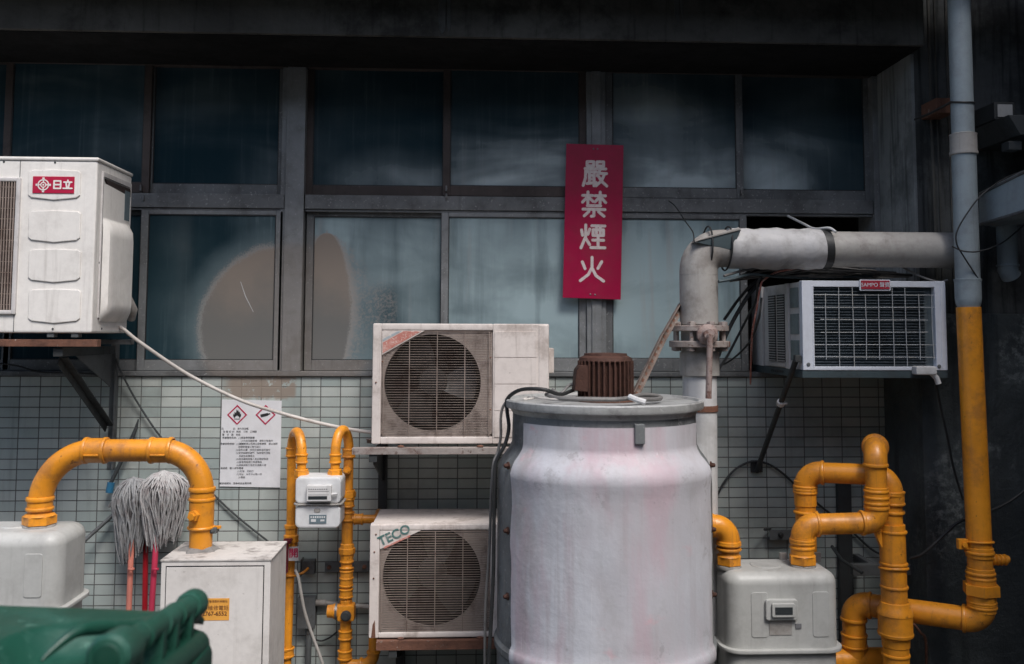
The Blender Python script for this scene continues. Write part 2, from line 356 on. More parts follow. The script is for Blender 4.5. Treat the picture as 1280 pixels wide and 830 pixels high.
def pane_mat(name, dust, seed, glass=(.004, .024, .036), dustc=(.33, .43, .455), streak=.5, patches=(), stains=False, lo=.40, hi=.66, wipe_amt=1.0):
    """dirty pane: dark glass under a film of dust; patches = (px,py,rx,rz,amount) wiped or dusty areas"""
    m, nt, p = new_mat(name)
    n = NT(nt)
    mv = n.mapping((1, 1, .8), (seed * 3.7, 0, seed * 1.3))
    base = n.ramp(n.noise(1.7, 3, .45, mv, .4), lo, hi, dust * .55, min(1, dust * 1.2))
    for (px, py, rx, rz, amt) in patches:
        c = W(px, py)
        wob = n.math('MULTIPLY', n.math('SUBTRACT', n.noise(2.6, 3, .5, mv, .6), .5), .8)
        dd = n.math('ADD', n.dist2(c.x, c.z, rx / S(0), rz / S(0)), wob)
        base = n.math('ADD', base, n.math('MULTIPLY', n.ramp(dd, 1.35, .0), amt))
    st = n.ramp(n.noise(1, 5, .55, n.mapping((9, 9, .9), (seed, 0, 0))), .45, .75)
    base = n.math('MULTIPLY', base, n.math('SUBTRACT', 1.0, n.math('MULTIPLY', st, streak * .5)), True)
    run = n.ramp(n.noise(1, 6, .6, n.mapping((46, 46, 1.4), (seed * 2, 0, 0))), .52, .75)
    base = n.math('ADD', base, n.math('MULTIPLY', run, .12 * streak), True)
    fog = n.math('SUBTRACT', n.noise(4.5, 7, .62, mv, .8), .5)
    base = n.math('ADD', base, n.math('MULTIPLY', fog, n.math('MULTIPLY', base, .9)), True)
    # long curved wipe marks
    mr_ = nt.nodes.new('ShaderNodeMapping')
    mr_.inputs['Rotation'].default_value = (0, math.radians(32 + (seed * 17) % 24) * (1 if int(seed) % 2 else -1), 0)
    mr_.inputs['Scale'].default_value = (.8, 1, 2.9)
    mr_.inputs['Location'].default_value = (seed * 1.9, 0, seed)
    n.link(n.pos, mr_.inputs['Vector'])
    wipe = n.ramp(n.noise(1.0, 4, .5, mr_.outputs[0], .9), .34, .66, 1 - wipe_amt * .55, 1 + wipe_amt * .4)
    base = n.math('MULTIPLY', base, wipe, True)
    c = n.mix(base, glass, dustc)
    pinkrun = n.ramp(n.noise(1, 5, .6, n.mapping((12, 12, .8), (seed * 5, 0, 3))), .56, .72)
    c = n.mix(n.math('MULTIPLY', n.math('MULTIPLY', pinkrun, base), .45), c, (.33, .31, .30))
    rough = n.ramp(base, 0, .6, .10, .62)
    drops = n.ramp(n.noise(75, 4, .6, mv), .685, .72)
    c = n.mix(n.math('MULTIPLY', drops, n.math('MULTIPLY', base, .25)), c, (.02, .05, .06))
    if stains:
        hz = W(356, 412)
        hd = n.math('ADD', n.dist2(hz.x, hz.z, 107 / S(0), 107 / S(0)), n.math('MULTIPLY', n.math('SUBTRACT', n.noise(4, 5, .6), .5), .25))
        c = n.mix(n.math('MULTIPLY', n.ramp(hd, 1.30, .98), .55), c, (.19, .25, .27))
        # bright rim where the overspray fades, then the tan spray itself
        msk = stain_mask(n)
        e = W(415, 372)
        wob = n.math('MULTIPLY', n.math('SUBTRACT', n.noise(6, 5, .6), .5), .3)
        sp = n.math('MULTIPLY', n.math('SUBTRACT', n.noise(170, 3, .6), .5), .5)
        sk = n.nt.nodes.new('ShaderNodeSeparateXYZ')
        n.link(n.pos, sk.inputs[0])
        zz = n.math('SUBTRACT', sk.outputs[2], W(415, 290).z)
        xx = n.math('SUBTRACT', sk.outputs[0], W(407, 290).x)
        widen = n.math('MULTIPLY', n.math('SQRT', n.math('MAXIMUM', n.math('MULTIPLY', zz, -1.9), .0004)), n.math('MAXIMUM', .03, n.math('SUBTRACT', .24, n.math('MULTIPLY', n.math('MULTIPLY', zz, zz), .31))))
        q = n.math('DIVIDE', n.math('ABSOLUTE', n.math('SUBTRACT', xx, n.math('MULTIPLY', zz, .02))), widen)
        q = n.math('ADD', n.math('ADD', q, wob), n.math('MULTIPLY', sp, .45))
        top = n.ramp(n.math('ADD', zz, n.math('MULTIPLY', wob, .03)), .02, -.01)
        m2 = n.math('MULTIPLY', n.ramp(q, 1.15, .70), top)
        right = n.ramp(sk.outputs[0], W(366, 400).x, W(370, 400).x)
        m2 = n.math('MULTIPLY', m2, right)
        msk = n.math('MAXIMUM', n.math('MULTIPLY', msk, n.math('SUBTRACT', 1.0, right)), m2)
        halo = n.math('MULTIPLY', n.ramp(q, 1.75, 1.0), n.math('MULTIPLY', top, right))
        scat = n.ramp(n.noise(85, 5, .75), .43, .62)
        c = n.mix(n.math('MULTIPLY', n.math('MULTIPLY', halo, scat), .65), c, (.30, .27, .25))
        gf = W(478, 385)
        g2 = n.ramp(n.dist2(gf.x, gf.z, 22 / S(0), 42 / S(0)), 1.1, .4)
        c = n.mix(n.math('MULTIPLY', n.math('MULTIPLY', g2, scat), .42), c, (.36, .31, .28))
        sz_ = n.nt.nodes.new('ShaderNodeSeparateXYZ')
        n.link(n.pos, sz_.inputs[0])
        wz = n.math('ADD', sz_.outputs[2], n.math('MULTIPLY', n.math('SUBTRACT', n.noise(3.2, 5, .6), .5), .5))
        tan = n.mix(n.ramp(wz, W(350, 420).z, W(350, 320).z), (.155, .155, .148), (.262, .222, .188))
        rimz = n.math('SUBTRACT', 1.0, n.ramp(n.math('ABSOLUTE', n.math('SUBTRACT', msk, .5)), .25, .5))
        tan = n.mix(n.math('MULTIPLY', rimz, .6), tan, (.36, .34, .32))
        c = n.mix(msk, c, tan)
        rough = n.math('MAXIMUM', rough, n.math('MULTIPLY', msk, .7))
    n.link(c, p.inputs['Base Color'])
    n.link(rough, p.inputs['Roughness'])
    p.inputs['Specular IOR Level'].default_value = .3
    n.link(n.bump(n.noise(1.6, 2, .4, mv), .05, .02), p.inputs['Normal'])
    return m


# ------------------------------------------------------------------ mesh builder


class B:
    def __init__(s):
        s.bm = bmesh.new()

    def _add(s, t, M=None):
        if M is not None:
            bmesh.ops.transform(t, matrix=M, verts=t.verts)
        me = bpy.data.meshes.new('tmp')
        t.to_mesh(me)
        t.free()
        s.bm.from_mesh(me)
        bpy.data.meshes.remove(me)
        return s

    def box(s, x0, x1, y0, y1, z0, z1, bev=0.0, seg=2, M=None):
        t = bmesh.new()
        x0, x1 = min(x0, x1), max(x0, x1)
        y0, y1 = min(y0, y1), max(y0, y1)
        z0, z1 = min(z0, z1), max(z0, z1)
        bmesh.ops.create_cube(t, size=1)
        for v in t.verts:
            v.co = Vector((x0 + (v.co.x + .5) * (x1 - x0), y0 + (v.co.y + .5) * (y1 - y0), z0 + (v.co.z + .5) * (z1 - z0)))
        if bev:
            b = min(bev, .49 * min(x1 - x0, y1 - y0, z1 - z0))
            bmesh.ops.bevel(t, geom=list(t.edges), offset=b, segments=seg, profile=.5, affect='EDGES')
        return s._add(t, M)

    def rbox(s, x0, x1, y0, y1, z0, z1, r, edge=.004, axis='Y', seg=6):
        """box whose four edges along `axis` carry radius r and the rest a small bevel"""
        if axis == 'Y':
            poly = rrect(x0, x1, z0, z1, r, seg)
            s.prism(poly, min(y0, y1), max(y0, y1), edge)
        else:
            poly = rrect(x0, x1, y0, y1, r, seg)
            s.prism(poly, z0, z1, edge, 'Z')
        return s

    def prism(s, poly, a0, a1, bev=0.0, axis='Y', M=None):
        t = bmesh.new()
        f = lambda p, a: Vector((p[0], a, p[1])) if axis == 'Y' else (Vector((p[0], p[1], a)) if axis == 'Z' else Vector((a, p[0], p[1])))
        A = [t.verts.new(f(p, a0)) for p in poly]
        C = [t.verts.new(f(p, a1)) for p in poly]
        n = len(poly)
        fa = t.faces.new(A)
        fb = t.faces.new(C)
        for i in range(n):
            t.faces.new((A[i], A[(i + 1) % n], C[(i + 1) % n], C[i]))
        bmesh.ops.recalc_face_normals(t, faces=t.faces)
        if bev:
            ed = set(fa.edges) | set(fb.edges)
            bmesh.ops.bevel(t, geom=list(ed), offset=bev, segments=2, profile=.5, affect='EDGES')
        return s._add(t, M)

    def tube(s, pts, r, seg=12, cap=True, closed=False):
        pts = [Vector(p) for p in pts]
        n = len(pts)
        rs = r if isinstance(r, (list, tuple)) else [r] * n
        t = bmesh.new()
        tang = []
        for i in range(n):
            a = pts[i - 1] if (i > 0 or closed) else pts[i]
            b = pts[(i + 1) % n] if (i < n - 1 or closed) else pts[i]
            v = b - a
            tang.append(v.normalized() if v.length > 1e-9 else Vector((0, 0, 1)))
        ref = Vector((0, 0, 1)) if abs(tang[0].z) < .9 else Vector((1, 0, 0))
        u = tang[0].cross(ref).normalized()
        rings = []
        for i in range(n):
            if i:
                q = tang[i - 1].rotation_difference(tang[i])
                u = (q @ u)
                u = (u - tang[i] * u.dot(tang[i])).normalized()
            w = tang[i].cross(u)
            rings.append([t.verts.new(pts[i] + (u * math.cos(2 * PI * k / seg) + w * math.sin(2 * PI * k / seg)) * rs[i]) for k in range(seg)])
        m = n if closed else n - 1
        for i in range(m):
            R, Q = rings[i], rings[(i + 1) % n]
            for k in range(seg):
                t.faces.new((R[k], R[(k + 1) % seg], Q[(k + 1) % seg], Q[k]))
        if cap and not closed:
            t.faces.new(rings[0])
            t.faces.new(rings[-1])
        bmesh.ops.recalc_face_normals(t, faces=t.faces)
        return s._add(t)

    def lathe(s, prof, o, axis=(0, 0, 1), seg=48, a0=0.0, a1=2 * PI, cap=True, thick=None):
        """profile of (r, h) turned about axis through o"""
        ax = Vector(axis).normalized()
        M = Matrix.Translation(Vector(o)) @ Vector((0, 0, 1)).rotation_difference(ax).to_matrix().to_4x4()
        t = bmesh.new()
        full = abs(a1 - a0) > 2 * PI - 1e-6
        cnt = seg if full else seg + 1
        rings = []
        for (r, h) in prof:
            if r < 1e-6:
                rings.append([t.verts.new((0, 0, h))] * cnt)
            else:
                rings.append([t.verts.new((r * math.cos(a0 + (a1 - a0) * k / seg), r * math.sin(a0 + (a1 - a0) * k / seg), h)) for k in range(cnt)])
        for i in range(len(prof) - 1):
            for k in range(seg):
                k2 = (k + 1) % cnt
                vs = [rings[i][k], rings[i][k2], rings[i + 1][k2], rings[i + 1][k]]
                u = []
                for v in vs:
                    if v not in u:
                        u.append(v)
                if len(u) > 2:
                    t.faces.new(u)
        if cap and full:
            for R, pr in ((rings[0], prof[0]), (rings[-1], prof[-1])):
                if pr[0] > 1e-6:
                    t.faces.new(R)
        bmesh.ops.recalc_face_normals(t, faces=t.faces)
        return s._add(t, M)

    def cyl(s, a, b, r, seg=16, bev=0.0):
        a, b = Vector(a), Vector(b)
        L = (b - a).length
        if bev:
            pr = [(0, 0), (r - bev, 0), (r, bev), (r, L - bev), (r - bev, L), (0, L)]
        else:
            pr = [(0, 0), (r, 0), (r, L), (0, L)]
        return s.lathe(pr, a, b - a, seg, cap=False)

    def hexnut(s, o, axis, r, h, rot=0.0):
        ax = Vector(axis).normalized()
        M = Matrix.Translation(Vector(o)) @ Vector((0, 0, 1)).rotation_difference(ax).to_matrix().to_4x4()
        poly = [(r * math.cos(rot + PI / 3 * k), r * math.sin(rot + PI / 3 * k)) for k in range(6)]
        return s.prism(poly, 0, h, min(.002, h * .2), 'Z', M)

    def ball(s, o, r, sc=(1, 1, 1), sub=2):
        t = bmesh.new()
        bmesh.ops.create_icosphere(t, subdivisions=sub, radius=r)
        return s._add(t, Matrix.Translation(Vector(o)) @ Matrix.Diagonal((sc[0], sc[1], sc[2], 1)))

    def text(s, body, M, size=.1, extrude=.0004, offset=0.0):
        c = bpy.data.curves.new('lettering', 'FONT')
        c.body = body
        c.size = size
        c.extrude = extrude
        c.offset = offset
        c.align_x = 'CENTER'
        c.align_y = 'CENTER'
        c.resolution_u = 3
        o = bpy.data.objects.new('lettering', c)
        COL.objects.link(o)
        bpy.context.view_layer.update()
        me = bpy.data.meshes.new_from_object(o.evaluated_get(bpy.context.evaluated_depsgraph_get()))
        me.transform(M)
        s.bm.from_mesh(me)
        bpy.data.meshes.remove(me)
        bpy.data.objects.remove(o)
        bpy.data.curves.remove(c)
        return s


def rrect(x0, x1, z0, z1, r, seg=6):
    out = []
    r = min(r, .499 * min(abs(x1 - x0), abs(z1 - z0)))
    x0, x1 = min(x0, x1), max(x0, x1)
    z0, z1 = min(z0, z1), max(z0, z1)
    for cx, cz, a in ((x1 - r, z1 - r, 0), (x0 + r, z1 - r, PI / 2), (x0 + r, z0 + r, PI), (x1 - r, z0 + r, 1.5 * PI)):
        for k in range(seg + 1):
            t = a + PI / 2 * k / seg
            out.append((cx + r * math.cos(t), cz + r * math.sin(t)))
    return out


def FACE(p, roll=0.0):
    """matrix that stands XY lettering on a plane facing the camera (-Y) at p"""
    return Matrix.Translation(Vector(p)) @ Matrix.Rotation(roll, 4, 'Y') @ Matrix.Rotation(PI / 2, 4, 'X')


ORG = {}


def thing(name, label, cat, loc, group=None):
    o = bpy.data.objects.new(name, None)
    COL.objects.link(o)
    o.empty_display_size = .1
    o.location = loc
    ORG[o.name] = Vector(loc)
    o['label'] = label
    o['category'] = cat
    if group:
        o['group'] = group
    return o


def link(name, b, mat, parent=None, label=None, sharp=.6):
    me = bpy.data.meshes.new(name)
    bm = b.bm
    for f in bm.faces:
        f.smooth = True
    for e in bm.edges:
        if len(e.link_faces) == 2 and e.calc_face_angle(0) > sharp:
            e.smooth = False
    bm.to_mesh(me)
    bm.free()
    o = bpy.data.objects.new(name, me)
    COL.objects.link(o)
    wn = o.modifiers.new('weighted_normals', 'WEIGHTED_NORMAL')
    wn.keep_sharp = True
    wn.weight = 60
    me.materials.append(MAT[mat] if isinstance(mat, str) else mat)
    if parent is not None:
        org = ORG[parent.name]
        me.transform(Matrix.Translation(-org))
        o.parent = parent
        ORG[o.name] = org
    else:
        c = sum((Vector(x) for x in o.bound_box), Vector()) / 8
        zmin = min(x[2] for x in o.bound_box)
        c.z = zmin
        me.transform(Matrix.Translation(-c))
        o.location = c
        ORG[o.name] = c
    if label:
        o['label'] = label
    return o


def single(name, b, mat, label, cat, group=None):
    o = link(name, b, mat)
    o['label'] = label
    o['category'] = cat
    if group:
        o['group'] = group
    return o


def structure(name, b, mat):
    o = link(name, b, mat)
    o['kind'] = 'structure'
    return o


def spline(pts, n=10):
    """Catmull-Rom through the points"""
    P = [Vector(p) for p in pts]
    P = [P[0] * 2 - P[1]] + P + [P[-1] * 2 - P[-2]]
    out = []
    for i in range(1, len(P) - 2):
        for k in range(n):
            t = k / n
            a, b, c, d = P[i - 1], P[i], P[i + 1], P[i + 2]
            out.append(.5 * ((2 * b) + (c - a) * t + (2 * a - 5 * b + 4 * c - d) * t * t + (3 * b - a - 3 * c + d) * t ** 3))
    out.append(P[-2])
    return out


def arc(p, u, v, R, n=12):
    """fillet about corner p between incoming unit u and outgoing unit v"""
    th = u.angle(v)
    t = R * math.tan(th / 2)
    a, b = p - u * t, p + v * t
    c = p + (v - u).normalized() * (R / math.cos(th / 2))
    ra, rb = a - c, b - c
    ax = ra.cross(rb).normalized()
    return [c + Matrix.Rotation(th * k / n, 3, ax) @ ra for k in range(n + 1)], a, b


def bead(b, p, ax, r, h=.008, out=.006):
    ax = Vector(ax).normalized()
    b.lathe([(r - .002, -h), (r + out * .7, -h * .8), (r + out, -h * .3), (r + out, h * .3), (r + out * .7, h * .8), (r - .002, h)], p, ax, 28, cap=False)


def collar(b, p, ax, r):
    """threaded coupling: sleeve with two beads"""
    ax = Vector(ax).normalized()
    p = Vector(p)
    b.lathe([(r - .001, -.03), (r + .004, -.03), (r + .004, .03), (r - .001, .03)], p, ax, 28, cap=False)
    bead(b, p - ax * .024, ax, r + .003, .006, .005)
    bead(b, p + ax * .024, ax, r + .003, .006, .005)


def pipe_run(root, pts, r, R, mat='orange', elbow_swell=.004, beads=True, seg=28):
    """straight pipes and elbows, each a part of root"""
    P = [Vector(p) for p in pts]
    start = P[0]
    for i in range(1, len(P)):
        if i < len(P) - 1:
            u = (P[i] - P[i - 1]).normalized()
            v = (P[i + 1] - P[i]).normalized()
            a_pts, a, b_ = arc(P[i], u, v, R)
            if (a - start).length > .004:
                link('pipe', B().tube([start, a], r, seg), mat, root)
            e = B()
            e.tube([a_pts[0] - u * .012] + a_pts + [a_pts[-1] + v * .012], r + elbow_swell, seg)
            if beads:
                bead(e, a - u * .008, u, r + elbow_swell, .008, .005)
                bead(e, b_ + v * .008, v, r + elbow_swell, .008, .005)
            link('elbow', e, mat, root)
            start = b_
        else:
            link('pipe', B().tube([start, P[i]], r, seg), mat, root)


def cable(name, pix, r, mat, label, cat='cable', n=10, group=None):
    b = B().tube(spline([W(*p) for p in pix], n), r, 8)
    return single(name, b, mat, label, cat, group)


def strokes(b, lst, ox, oz, size, w, y, x_scale=1.0, tilt=0.0, step=.00006, th=.0015):
    """round-ended brush strokes on a 100 x 100 grid (x right, y down); front face near y"""
    k = 0
    ct, st = math.cos(tilt), math.sin(tilt)

    def T(p):
        x, z = (p[0] - 50) / 100 * size * x_scale, -(p[1] - 50) / 100 * size
        return (ox + x * ct + z * st, oz - x * st + z * ct)
    for poly in lst:
        for i in range(len(poly) - 1):
            a, c = T(poly[i]), T(poly[i + 1])
            ang = math.atan2(c[1] - a[1], c[0] - a[0])
            out = []
            for j in range(7):
                t = ang + PI / 2 + PI * j / 6
                out.append((a[0] + w * math.cos(t), a[1] + w * math.sin(t)))
            for j in range(7):
                t = ang - PI / 2 + PI * j / 6
                out.append((c[0] + w * math.cos(t), c[1] + w * math.sin(t)))
            k += 1
            b.prism(out, y - th - k * step, y)


def box_of(x0, y0, x1, y1, d):
    """world X and Z limits of a photo rectangle that stands at depth d"""
    a = W(x0, (y0 + y1) / 2, d)
    c = W(x1, (y0 + y1) / 2, d)
    t = W((x0 + x1) / 2, y0, d)
    u = W((x0 + x1) / 2, y1, d)
    return a.x, c.x, u.z, t.z


#PART2
# ------------------------------------------------------------------ ground
structure('ground', B().box(-30, 30, -30, 30, -.3, 0), 'asphalt')

# ------------------------------------------------------------------ the building
bld = thing('building', 'grimy concrete and tile building wall with a band of dirty sliding windows', 'building', (0, .1, 0))
xl = W(-260, 415).x
XP0 = W(1146, 300, .38).x            # left face of the concrete pillar
ZS = W(590, 470.5).z                 # top of the tiles
link('tiled_wall', B().box(xl, XP0 + .05, 0, .2, 0, ZS), 'tile', bld)
sill = B().box(xl, XP0 + .02, -.014, .2, ZS, W(590, 464.5).z, .004)
link('window_sill', sill, 'frame', bld)
ZB = W(590, 47, .5).z
beam = B().box(xl, W(1156, 20, .5).x, -.5, .3, ZB, ZB + 1.3, .012)
link('concrete_beam', beam, 'concrete_dark', bld)
link('soffit', B().box(xl, XP0 - .008, -.485, .0, ZB - .004, ZB + .01), 'painted_shade', bld)  # thin sheet under the beam, its shade painted in by colour
for px, hw, y1 in ((553, 7, 44), (561, 4, 40), (846, 5, 26), (852, 3, 18)):
    a = W(px, 0, .5)
    c = W(px, y1, .5)
    dr = B()
    dr.prism([(a.x - hw / 290, ZB + .5), (a.x + hw / 290, ZB + .5), (c.x + hw / 500, (c.z + ZB + .06) / 2), (c.x, c.z), (c.x - hw / 420, c.z + .03)], -.503 - hw * .0003, -.49, .002)
    link('lime_streak', dr, 'concrete_mid', bld)
pil = B().box(XP0, 3.9, -.38, .3, 0, ZB + 1.3, .012)
link('concrete_pillar', pil, 'concrete_mid', bld)
# lower part of the pillar is damp and black; it stands a few millimetres proud where the render is thicker
ZD = W(1200, 392, .38).z
link('damp_plinth', B().box(XP0 - .003, 3.9, -.392, .29, 0, ZD, .006), 'concrete_moss', bld)
tr = B()
for px, w in ((1164, .012), (1172, .006), (1186, .02)):
    x = W(px, 200, .38).x
    tr.box(x, x + w, -.388, -.37, ZD + .002, ZB + 1.2, .003)
link('render_ridge', tr, 'concrete_dark', bld)
rv_ = B().box(XP0 - .006, XP0 + .01, -.379, -.016, ZS + .01, ZB - .002, .001)
link('window_reveal', rv_, 'reveal', bld)
link('added_shade_slab', B().box(xl, 2.7, -.85, -.5, ZB + .24, ZB + .34), 'concrete_dark', bld)  # unseen slab added above the view to shade the beam and upper panes
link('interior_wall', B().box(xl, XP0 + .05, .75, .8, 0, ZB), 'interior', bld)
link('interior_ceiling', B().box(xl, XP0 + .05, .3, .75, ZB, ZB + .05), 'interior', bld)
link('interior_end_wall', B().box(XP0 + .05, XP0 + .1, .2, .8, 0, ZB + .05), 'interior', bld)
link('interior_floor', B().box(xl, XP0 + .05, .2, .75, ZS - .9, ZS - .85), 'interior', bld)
shade_wall = B().box(2.72, 2.92, -3.1, -.393, 0, 6.5)  # unseen wall added outside the view to keep sunlight off the right side
link('added_shade_wall', shade_wall, 'concrete_moss', bld)

# window frame members: jambs, mullions, transom, header
fr = B()
d = -.012


def zrow(y):
    return W(590, y).z


def member(px0, px1, y, z0, z1, f=.0, bk=.1, bev=.003, b=None):
    (b or fr).box(W(px0, y).x, W(px1, y).x, -f, bk, z0, z1, bev)


zs0 = W(590, 464.5).z
ztop = ZB + .02
ztop = ZB - .006
member(356.5, 380, 260, zs0, ztop, .012)
member(350, 357, 260, zs0, ztop, -.004, .05)
link('mullion', fr, 'framel', bld)
fr = B()
member(733, 757, 260, zs0, ztop, .012)
member(739, 751, 260, zs0, ztop, .022, .0)
link('mullion', fr, 'framel', bld)
fr = B()
member(1092, 1102, 260, zs0, ztop, .014, .19)
link('jamb', fr, 'framel', bld)
fr = B()
zt0, zt1 = zrow(263), zrow(245.5)
for a, c in ((-250, 355), (381, 732), (758, 1091)):
    member(a, c, 260, zt0, zt1, .004, .1)
    member(a, c, 260, zt0 - .012, zt0 - .002, -.006, .05, .001)
link('transom', fr, 'frame', bld)
fr = B()
for a, c in ((-250, 355), (381, 732), (758, 1091)):
    member(a, c, 260, zrow(72), ztop, .002, .1)
link('window_header', fr, 'framed', bld)


def sash(x0, x1, y0, y1, front, sl, sr, top, bot, pm, mat='frame'):
    """one sliding sash between photo columns x0,x1 and rows y0,y1; stile and rail widths in photo pixels"""
    f = .004 if front else .034
    ym = (y0 + y1) / 2
    X0, X1, Z0, Z1 = W(x0, ym).x, W(x1, ym).x, zrow(y1), zrow(y0)
    k = 1 / S(0)
    b = B()
    b.box(X0, X0 + sl * k, f, f + .026, Z0, Z1, .003)
    b.box(X1 - sr * k, X1, f, f + .026, Z0, Z1, .003)
    b.box(X0 + sl * k, X1 - sr * k, f + .001, f + .025, Z0, Z0 + bot * k, .003)
    b.box(X0 + sl * k, X1 - sr * k, f + .001, f + .025, Z1 - top * k, Z1, .003)
    o = link('window_sash', b, mat, bld)
    g = B().box(X0 + sl * k - .004, X1 - sr * k + .004, f + .009, f + .015, Z0 + bot * k - .004, Z1 - top * k + .004)
    # rubber bead round the pane
    link('pane', g, pm, o)
    r = B()
    e = .004
    xa, xb, za, zb = X0 + sl * k, X1 - sr * k, Z0 + bot * k, Z1 - top * k
    r.box(xa, xa + e, f + .003, f + .009, za, zb)
    r.box(xb - e, xb, f + .003, f + .009, za, zb)
    r.box(xa + e, xb - e, f + .003, f + .009, za, za + e)
    r.box(xa + e, xb - e, f + .003, f + .009, zb - e, zb)
    link('glazing_bead', r, 'black', o)
    return o


up = [
    (-170, 12, 0, .10, ()), (4, 188, 1, .10, ((95, 110, 70, 40, .06),)), (180, 356, 0, .09, ((330, 215, 40, 35, .14),)),
    (381, 563, 0, .09, ((520, 235, 100, 50, .4),)), (554, 733, 1, .18, ((690, 225, 120, 60, .85), (610, 238, 70, 26, .6))),
    (757, 929, 1, .22, ((830, 225, 100, 85, 1.0), (810, 140, 80, 35, .4))), (921, 1092, 0, .12, ((965, 230, 60, 60, .85), (1010, 160, 60, 70, .2))),
]
for i, (x0, x1, fr_, du, pa) in enumerate(up):
    sash(x0, x1, 72, 245, fr_, 9, 9, 8, 13, pane_mat('dirty glass upper %s' % 'abcdefg'[i], du, i * 1.7 + 1, patches=pa, lo=.45, hi=.72, dustc=(.46, .54, .56)), 'framed' if i in (1, 3, 4) else 'frame')
low = [
    (-170, 10, 0, .08, (), 0), (2, 180, 0, .06, (), 0), (173, 352, 1, .10, ((220, 350, 30, 90, .07), (330, 280, 40, 30, .12)), 1),
    (380, 560, 0, .50, ((500, 320, 90, 75, .45), (405, 280, 40, 40, .35), (520, 410, 30, 70, .3), (458, 415, 52, 66, -.38)), 1),
    (551, 733, 1, .75, ((640, 330, 110, 130, .35), (690, 400, 60, 70, .3)), 0), (757, 935, 1, .75, ((840, 330, 100, 120, .40), (800, 420, 60, 60, .2)), 0),
]
for i, (x0, x1, fr_, du, pa, stn) in enumerate(low):
    sash(x0, x1, 266, 464, fr_, 9, 9, 5, 13 if i < 4 else 16, pane_mat('dirty glass lower %s' % 'abcdef'[i], du, i * 2.3 + 11, patches=pa, streak=.9, wipe_amt=.45, stains=bool(stn), lo=.30 if du > .3 else .45, hi=.60 if du > .3 else .72), 'framel' if i in (2, 4) else 'frame')
sc_ = B()
sc_.tube([W(300, 352, 0), W(306, 370, 0), W(316, 390, 0)], [.0012, .002, .001], 6)
for q in sc_.bm.verts:
    q.co.y = .0125 + (q.co.y * .1)
link('scratch', sc_, 'meterw', bld)
lat = B()
for px, y in ((558, 236), (558, 246), (926, 241), (177, 235), (180, 248)):
    p = W(px, y, 0)
    lat.box(p.x - .004, p.x + .004, -.016, .004, p.z - .014, p.z + .014, .001)
link('window_latch', lat, 'chrome', bld)

opp = thing('building', 'plain grey concrete block across the alley behind the viewpoint', 'building', (0, -10.5, 0))
link('wall', B().box(-9, 9, -11, -10, 0, 6.2), 'concrete_mid', opp)

# ------------------------------------------------------------------ red sign
sg = thing('warning_sign', 'tall crimson sign with four white painted characters fixed to the window mullion', 'sign', W(741, 374, .04))
c = [W(708, 179.5, .045), W(779.5, 181.5, .045), W(776, 374.5, .045), W(703.5, 372, .045)]
link('sign_board', B().prism([(p.x, p.z) for p in c], -.045, -.037, .0015), 'sign', sg)
CH = {
    'strict': [[(18, 4), (44, 4), (44, 20), (18, 20), (18, 4)], [(57, 4), (83, 4), (83, 20), (57, 20), (57, 4)], [(10, 31), (92, 31)], [(13, 31), (12, 68), (3, 97)],
               [(20, 43), (54, 43)], [(27, 43), (27, 88)], [(46, 43), (46, 97)], [(27, 57), (46, 57)], [(27, 71), (46, 71)], [(18, 89), (54, 84)],
               [(68, 36), (58, 58)], [(64, 49), (95, 49)], [(87, 50), (76, 76), (54, 97)], [(63, 60), (75, 79), (96, 97)]],
    'forbid': [[(5, 16), (45, 16)], [(26, 2), (26, 46)], [(25, 20), (5, 42)], [(28, 22), (46, 38)], [(54, 16), (95, 16)], [(74, 2), (74, 46)], [(73, 20), (54, 40)], [(76, 20), (96, 42)],
               [(24, 55), (76, 55)], [(7, 69), (93, 69)], [(50, 69), (50, 94), (40, 96)], [(30, 78), (12, 95)], [(68, 78), (90, 95)]],
    'smoke': [[(6, 26), (10, 46)], [(38, 22), (31, 42)], [(22, 6), (22, 52), (4, 95)], [(23, 58), (38, 82)], [(46, 9), (97, 9)], [(51, 24), (92, 24), (92, 46), (51, 46), (51, 24)], [(64, 9), (64, 46)], [(79, 9), (79, 46)],
              [(50, 64), (93, 64)], [(71, 50), (71, 93)], [(43, 93), (98, 93)]],
    'fire': [[(12, 24), (23, 50)], [(88, 22), (73, 48)], [(50, 6), (50, 44), (36, 72), (5, 96)], [(51, 48), (66, 76), (96, 96)]],
}
for key, px, py in (('strict', 744, 217), ('forbid', 742.5, 255.5), ('smoke', 741, 295.5), ('fire', 740, 336)):
    p = W(px, py, .047)
    b = B()
    strokes(b, CH[key], p.x, p.z, 33 / S(.047), 1.85 / S(.047), -.0448, tilt=.013, x_scale=.98)
    link('character', b, 'signw', sg)
b = B()
for px, py in ((742, 186), (747, 186), (738, 368), (744, 368.5)):
    p = W(px, py, .047)
    b.ball((p.x, -.045, p.z), .005, (1, .6, 1))
link('screw', b, 'chrome', sg)

